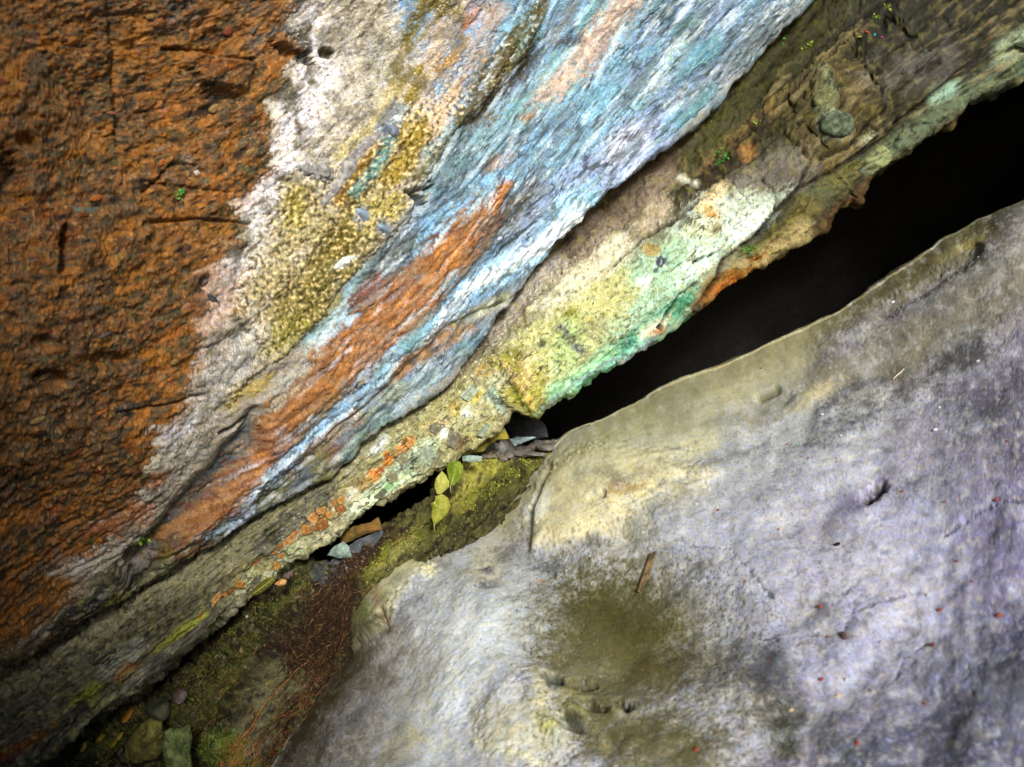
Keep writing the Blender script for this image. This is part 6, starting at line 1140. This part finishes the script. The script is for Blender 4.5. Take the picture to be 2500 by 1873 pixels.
moss('moss', 'mossy_ground', [(760, 1400), (680, 1560), (560, 1700), (480, 1860), (330, 1873), (420, 1680), (560, 1530), (680, 1430)], 2600, .0036, mm, 13, 'dark moss covering the lower ground')
moss('moss', 'mossy_ground', [(560, 1780), (600, 1800), (600, 1873), (480, 1873), (500, 1810)], 500, .004, mat('#3e4e18', '#5e7222', '#869438', 60, .7, .0002), 14, 'bright green moss at the bottom edge')
moss('moss', 'mossy_ground', [(150, 1873), (300, 1700), (430, 1620), (430, 1700), (330, 1800), (250, 1873)], 700, .0034, mm, 15, 'dark moss in the corner under the ledge')
def sprig(px, py, rpx, n, m, seed, label, surf='rock_ledge', grp='tiny green plants on the dark ledge'):
    r = np.random.RandomState(seed); V = []; F = []; P0, N0 = hit(surf, px, py)
    for _ in range(n):
        c = np.array([px, py]) + r.randn(2) * rpx * .45; P, N = hit(surf, *c); N = np.array(N); P = np.array(P); d = N * .8 + r.randn(3) * .5; d /= np.linalg.norm(d); s_ = np.cross(d, r.randn(3)); s_ /= np.linalg.norm(s_)
        hh = .0042 * r.uniform(.6, 1.5); st0 = P + d * hh * r.uniform(.3, 1.5); t2 = np.cross(d, s_) * .6 + s_ * .3; base = len(V)
        V += [P, P + s_ * .0004, st0, st0 + s_ * hh * .45 + t2 * hh * .2, st0 + d * hh * .8, st0 - s_ * hh * .45 + t2 * hh * .2]; F += [(base, base + 1, base + 2), (base + 2, base + 3, base + 4, base + 5)]
    o = link('moss_sprig', mesh_from('moss_sprig', np.array(V) - np.array(P0), F, False), m); o.location = P0
    return tag(o, label, 'plant', grp)
gm1 = mat('#2c7a24', '#4c9c38', '#7cc060', 90, .5, .0002); gm2 = mat('#5c8418', '#88ac30', '#a8c850', 90, .5, .0002)
for i, (x, y, rp, n, m, l) in enumerate([(1758, 385, 26, 70, gm1, 'largest bright green sprig on the ledge'), (1735, 318, 14, 16, gm2, 'sparse yellow green sprig above the largest green one'), (1968, 120, 12, 26, gm2, 'yellow green sprig on the dark rock left of the coloured slivers'), (2138, 43, 12, 24, gm2, 'yellow green sprig just above the coloured slivers'),
        (1910, 98, 14, 18, gm1, 'sparse green sprig beside the crack at the upper right'), (1850, 305, 9, 10, gm2, 'tiny yellow green sprig near the bosses'), (1730, 278, 16, 12, gm2, 'scattered yellow green sprig closest to the crack'), (2170, 20, 10, 12, gm2, 'topmost tiny yellow green sprig'), (1825, 608, 14, 20, gm1, 'green sprig above the orange patch on the lip')]):
    sprig(x, y, rp, n, m, 80 + i, l)
sprig(345, 1325, 12, 22, gm2, 95, 'small green sprig in the hollow at the lower left', 'rock_overhang', None)
sprig(423, 475, 9, 14, gm1, 96, 'small green sprig on the orange rock', 'rock_overhang', None)
for x, y, a, c_, l in ((2101, 97, -40, '#c8c030', 'yellow sliver'), (2117, 87, -70, '#c8463c', 'red sliver'), (2134, 86, 75, '#2a8c9c', 'teal sliver'), (2151, 93, 60, '#8a2c6c', 'magenta sliver')):
    tag(put_chunk('coloured_sliver', 'rock_ledge', x, y, 17 if x in (2117, 2134) else 11, 5, a, mat(c_, c_, scale=60), 90 + x, .8, .8, 2), l + ' stuck on the dark upper right ledge', 'sliver', 'coloured slivers')
# pale rootlets fringing the teal lip
strips('rootlet_fringe', 'rock_ledge', [(1600, 846), (1500, 914), (1430, 958), (1345, 1006), (1330, 1002), (1420, 940), (1500, 890), (1590, 830)], 420, .008, .0004, mat('#7f9296', '#a4b4b6', '#c0cccc', 100, .7, .0001), 21, lift=(0, .002), label='fringe of pale rootlets along the teal lip', ang=-35)
strips('rootlets', 'rock_ledge', [(1240, 790), (1180, 830), (1130, 900), (1100, 950), (1085, 940), (1130, 860), (1180, 800)], 110, .03, .0005, mat('#4a3c2c', '#6c5c48', '#8c7c68', 100, .7, .0001), 22, lift=(.001, .004), label='fine brown rootlets along the crack above the ledge', ang=52)

# ---- small bits scattered on the boulder
bits = [chunk_mesh('speck', 600 + k, 2, 5, .1, .8) for k in range(4)]
red = mat('#5e2414', '#8c3c22', '#a8583a', 80, .6, .0002); dred = mat('#4a1a12', '#6e3024', '#84483a', 80, .6, .0002); wht = mat('#c4ccd0', '#e0e4e6', scale=80, rough=.5); tan = mat('#a9824c', '#cfae7c', '#dcc8a0', 80, .6, .0002)
for me in bits: me.materials.append(None)
def speck(x, y, a, b, an, m, label, cat, group, name):
    o = put_chunk(name, 'boulder', x, y, a, b, an, None, 0, .6, .7, me=bits[(x * 7 + y) % 4]); o.material_slots[0].link = 'OBJECT'; o.material_slots[0].material = m
    return tag(o, label, cat, group)
REDS = [(2099, 796, 8), (1855, 893, 9), (1975, 1121, 9), (2042, 1130, 7), (1918, 1075, 8), (2201, 1193, 10), (2303, 1221, 10), (2433, 1223, 12), (2460, 1089, 10), (1753, 1248, 11), (1901, 1296, 9), (2331, 1349, 11), (2005, 1488, 13), (1822, 1425, 9), (2291, 1472, 12), (2435, 1491, 16), (2276, 1567, 13), (2005, 1662, 12), (1881, 1620, 10), (2095, 1825, 14), (1702, 1842, 14), (1739, 1817, 8), (2024, 1557, 9), (2370, 1408, 10), (2311, 1292, 9), (2258, 1715, 10), (1468, 1373, 7), (1686, 1336, 7), (2146, 1561, 8), (1515, 1205, 9)]
def rank(lst):          # 'second from the left' within its stretch of the boulder
    bands = ((0, 1150, 'between the crevice and the purple hollow'), (1150, 1310, 'level with the purple hollow'), (1310, 1515, 'level with or just below the black seed'), (1515, 1650, 'on the lavender area below the bright orange seed'), (1650, 2000, 'near the bottom of the boulder'))
    nth = ['leftmost', 'second from the left', 'third from the left', 'fourth from the left', 'fifth from the left', 'sixth from the left', 'seventh from the left', 'eighth from the left', 'ninth from the left', 'tenth from the left']; out = {}
    for a, b, txt in bands:
        for i, (x, y, d) in enumerate(sorted(q for q in lst if a <= q[1] < b)): out[(x, y)] = f'{nth[i]}, {txt}'
    return out
RK = rank([q for q in REDS if (q[0], q[1]) not in ((2005, 1488), (2435, 1491), (1702, 1842))])
for x, y, d in REDS:
    where = 'upper' if y < 1150 else ('lower' if y > 1500 else 'middle')
    big = (x, y) in ((2005, 1488), (2435, 1491), (1702, 1842))
    speck(x, y, d * (1.05 if d > 11 else .8), d * (.8 if d > 11 else .6), 30 + x % 60, red if (x + y) % 3 else dred, {(2005, 1488): 'bright orange red seed in a pit in the middle of the pale lavender area', (2435, 1491): 'largest red seed near the right edge of the boulder', (1702, 1842): 'orange red seed in a small pit at the bottom edge'}[(x, y)] if big else f"{'rust red' if (x + y) % 3 else 'dull red'} seed {RK[(x, y)]}", 'seed', 'red seeds scattered on the boulder', 'seed')
GRIT = [(2176, 730, 10), (2386, 879, 7), (2295, 997, 7), (2284, 1048, 10), (2007, 1011, 7), (2052, 1060, 6), (2266, 967, 6), (2390, 628, 7), (2260, 1438, 10), (2066, 1658, 10), (1380, 1390, 5), (1700, 1230, 6), (2240, 1470, 5)]
GK = rank(GRIT)
for x, y, d in GRIT:
    speck(x, y, d * 1.2, d, x % 90, wht, f'white grain {GK[(x, y)]}', 'grit', 'white grit on the boulder', 'grit')
for x, y, l in ((1930, 1732, 'tan chip on the dark stain at the lower middle of the boulder'), (2046, 1695, 'thin tan chip on the grey stain right of the other tan chip')):
    speck(x, y, 15, 8, 30, tan, l, 'chip', 'tan chips on the boulder', 'chip')
speck(2042, 1331, 18, 11, 10, mat('#0c0a10', '#15121a', scale=40, rough=.5), 'shiny black seed in the bright lavender part of the boulder', 'seed', None, 'black_seed')
speck(2063, 1562, 34, 15, -72, mat('#4c2c2c', '#6c4844', '#7c5a54', 60, .7), 'thin reddish brown flake below the bright orange red seed', 'flake', None, 'bark_flake')
tag(twig('curled_fibre', 'boulder', [(1310, 1420), (1322, 1414), (1334, 1419)], 8, (.0005, .0007, .0004), mat('#a86a38', '#c4885a', scale=60), .0015), 'tiny curled orange fibre on the pale crown of the boulder', 'fibre')

def crumbs(name, surf, poly, count, smax, m, seed, label):
    r = np.random.RandomState(seed); pts = np.array(poly); lo, hi = pts.min(0), pts.max(0); V = []; F = []; n = 0; base_me = [np.array([v.co[:] for v in q.vertices]) for q in bits]; bf = [[tuple(p.vertices) for p in q.polygons] for q in bits]
    while n < count:
        c = lo + r.rand(2) * (hi - lo)
        if inside(c[0], c[1], poly) < 0: continue
        P, N = hit(surf, *c); s_ = smax * r.rand() ** 2.5 + .0006; k = r.randint(4); A = np.linalg.qr(r.randn(3, 3))[0]; b0 = len(V)
        W = (base_me[k] * np.array([1, r.uniform(.5, .9), r.uniform(.3, .7)])) @ A * s_ + np.array(P + N * s_ * .25); V.extend(W); F.extend([tuple(b0 + i for i in f) for f in bf[k]]); n += 1
    return tag(link(name, mesh_from(name, V, F, False), m), label, None, None, 'stuff')
crumbs('gravel', 'mossy_ground', [(160, 1873), (300, 1710), (440, 1640), (560, 1500), (700, 1400), (800, 1400), (760, 1480), (640, 1600), (540, 1740), (480, 1873)], 420, .006, mat('#2c2818', '#4c4630', '#77704c', 90, .85, .0008), 5, 'dark crumbled stone on the ground under the lip')
crumbs('gravel', 'mossy_ground', [(1130, 1100), (1400, 1050), (1420, 1060), (1300, 1120), (1140, 1135)], 160, .004, mat('#4c463c', '#6e6658', '#948c80', 90, .85, .0008), 6, 'grey brown crumbs among the stones below the ledge nose')
crumbs('gravel', 'mossy_ground', [(880, 1400), (900, 1340), (950, 1300), (930, 1290), (860, 1350), (780, 1400)], 120, .003, mat('#5c4a3c', '#8a7c70', '#b0a49a', 90, .85, .0008), 7, 'pale crumbs along the rim of the litter')

strips('stray_needles', 'mossy_ground', [(1000, 1300), (1060, 1280), (900, 1450), (800, 1640), (640, 1800), (480, 1860), (420, 1700), (560, 1560), (720, 1420), (860, 1380)], 260, .016, .0006, mat('#5c3c1c', '#84602e', '#a4824c', 150, .7, .0002), 31, label='dry needles strewn over the mossy ground', ang=48)
strips('stray_needles', 'mossy_ground', [(1130, 1100), (1400, 1050), (1400, 1090), (1200, 1140), (1120, 1170)], 60, .010, .0005, mat('#5c4c34', '#84745a', '#a49878', 150, .7, .0002), 32, label='dry needles among the stones below the ledge nose', ang=12)
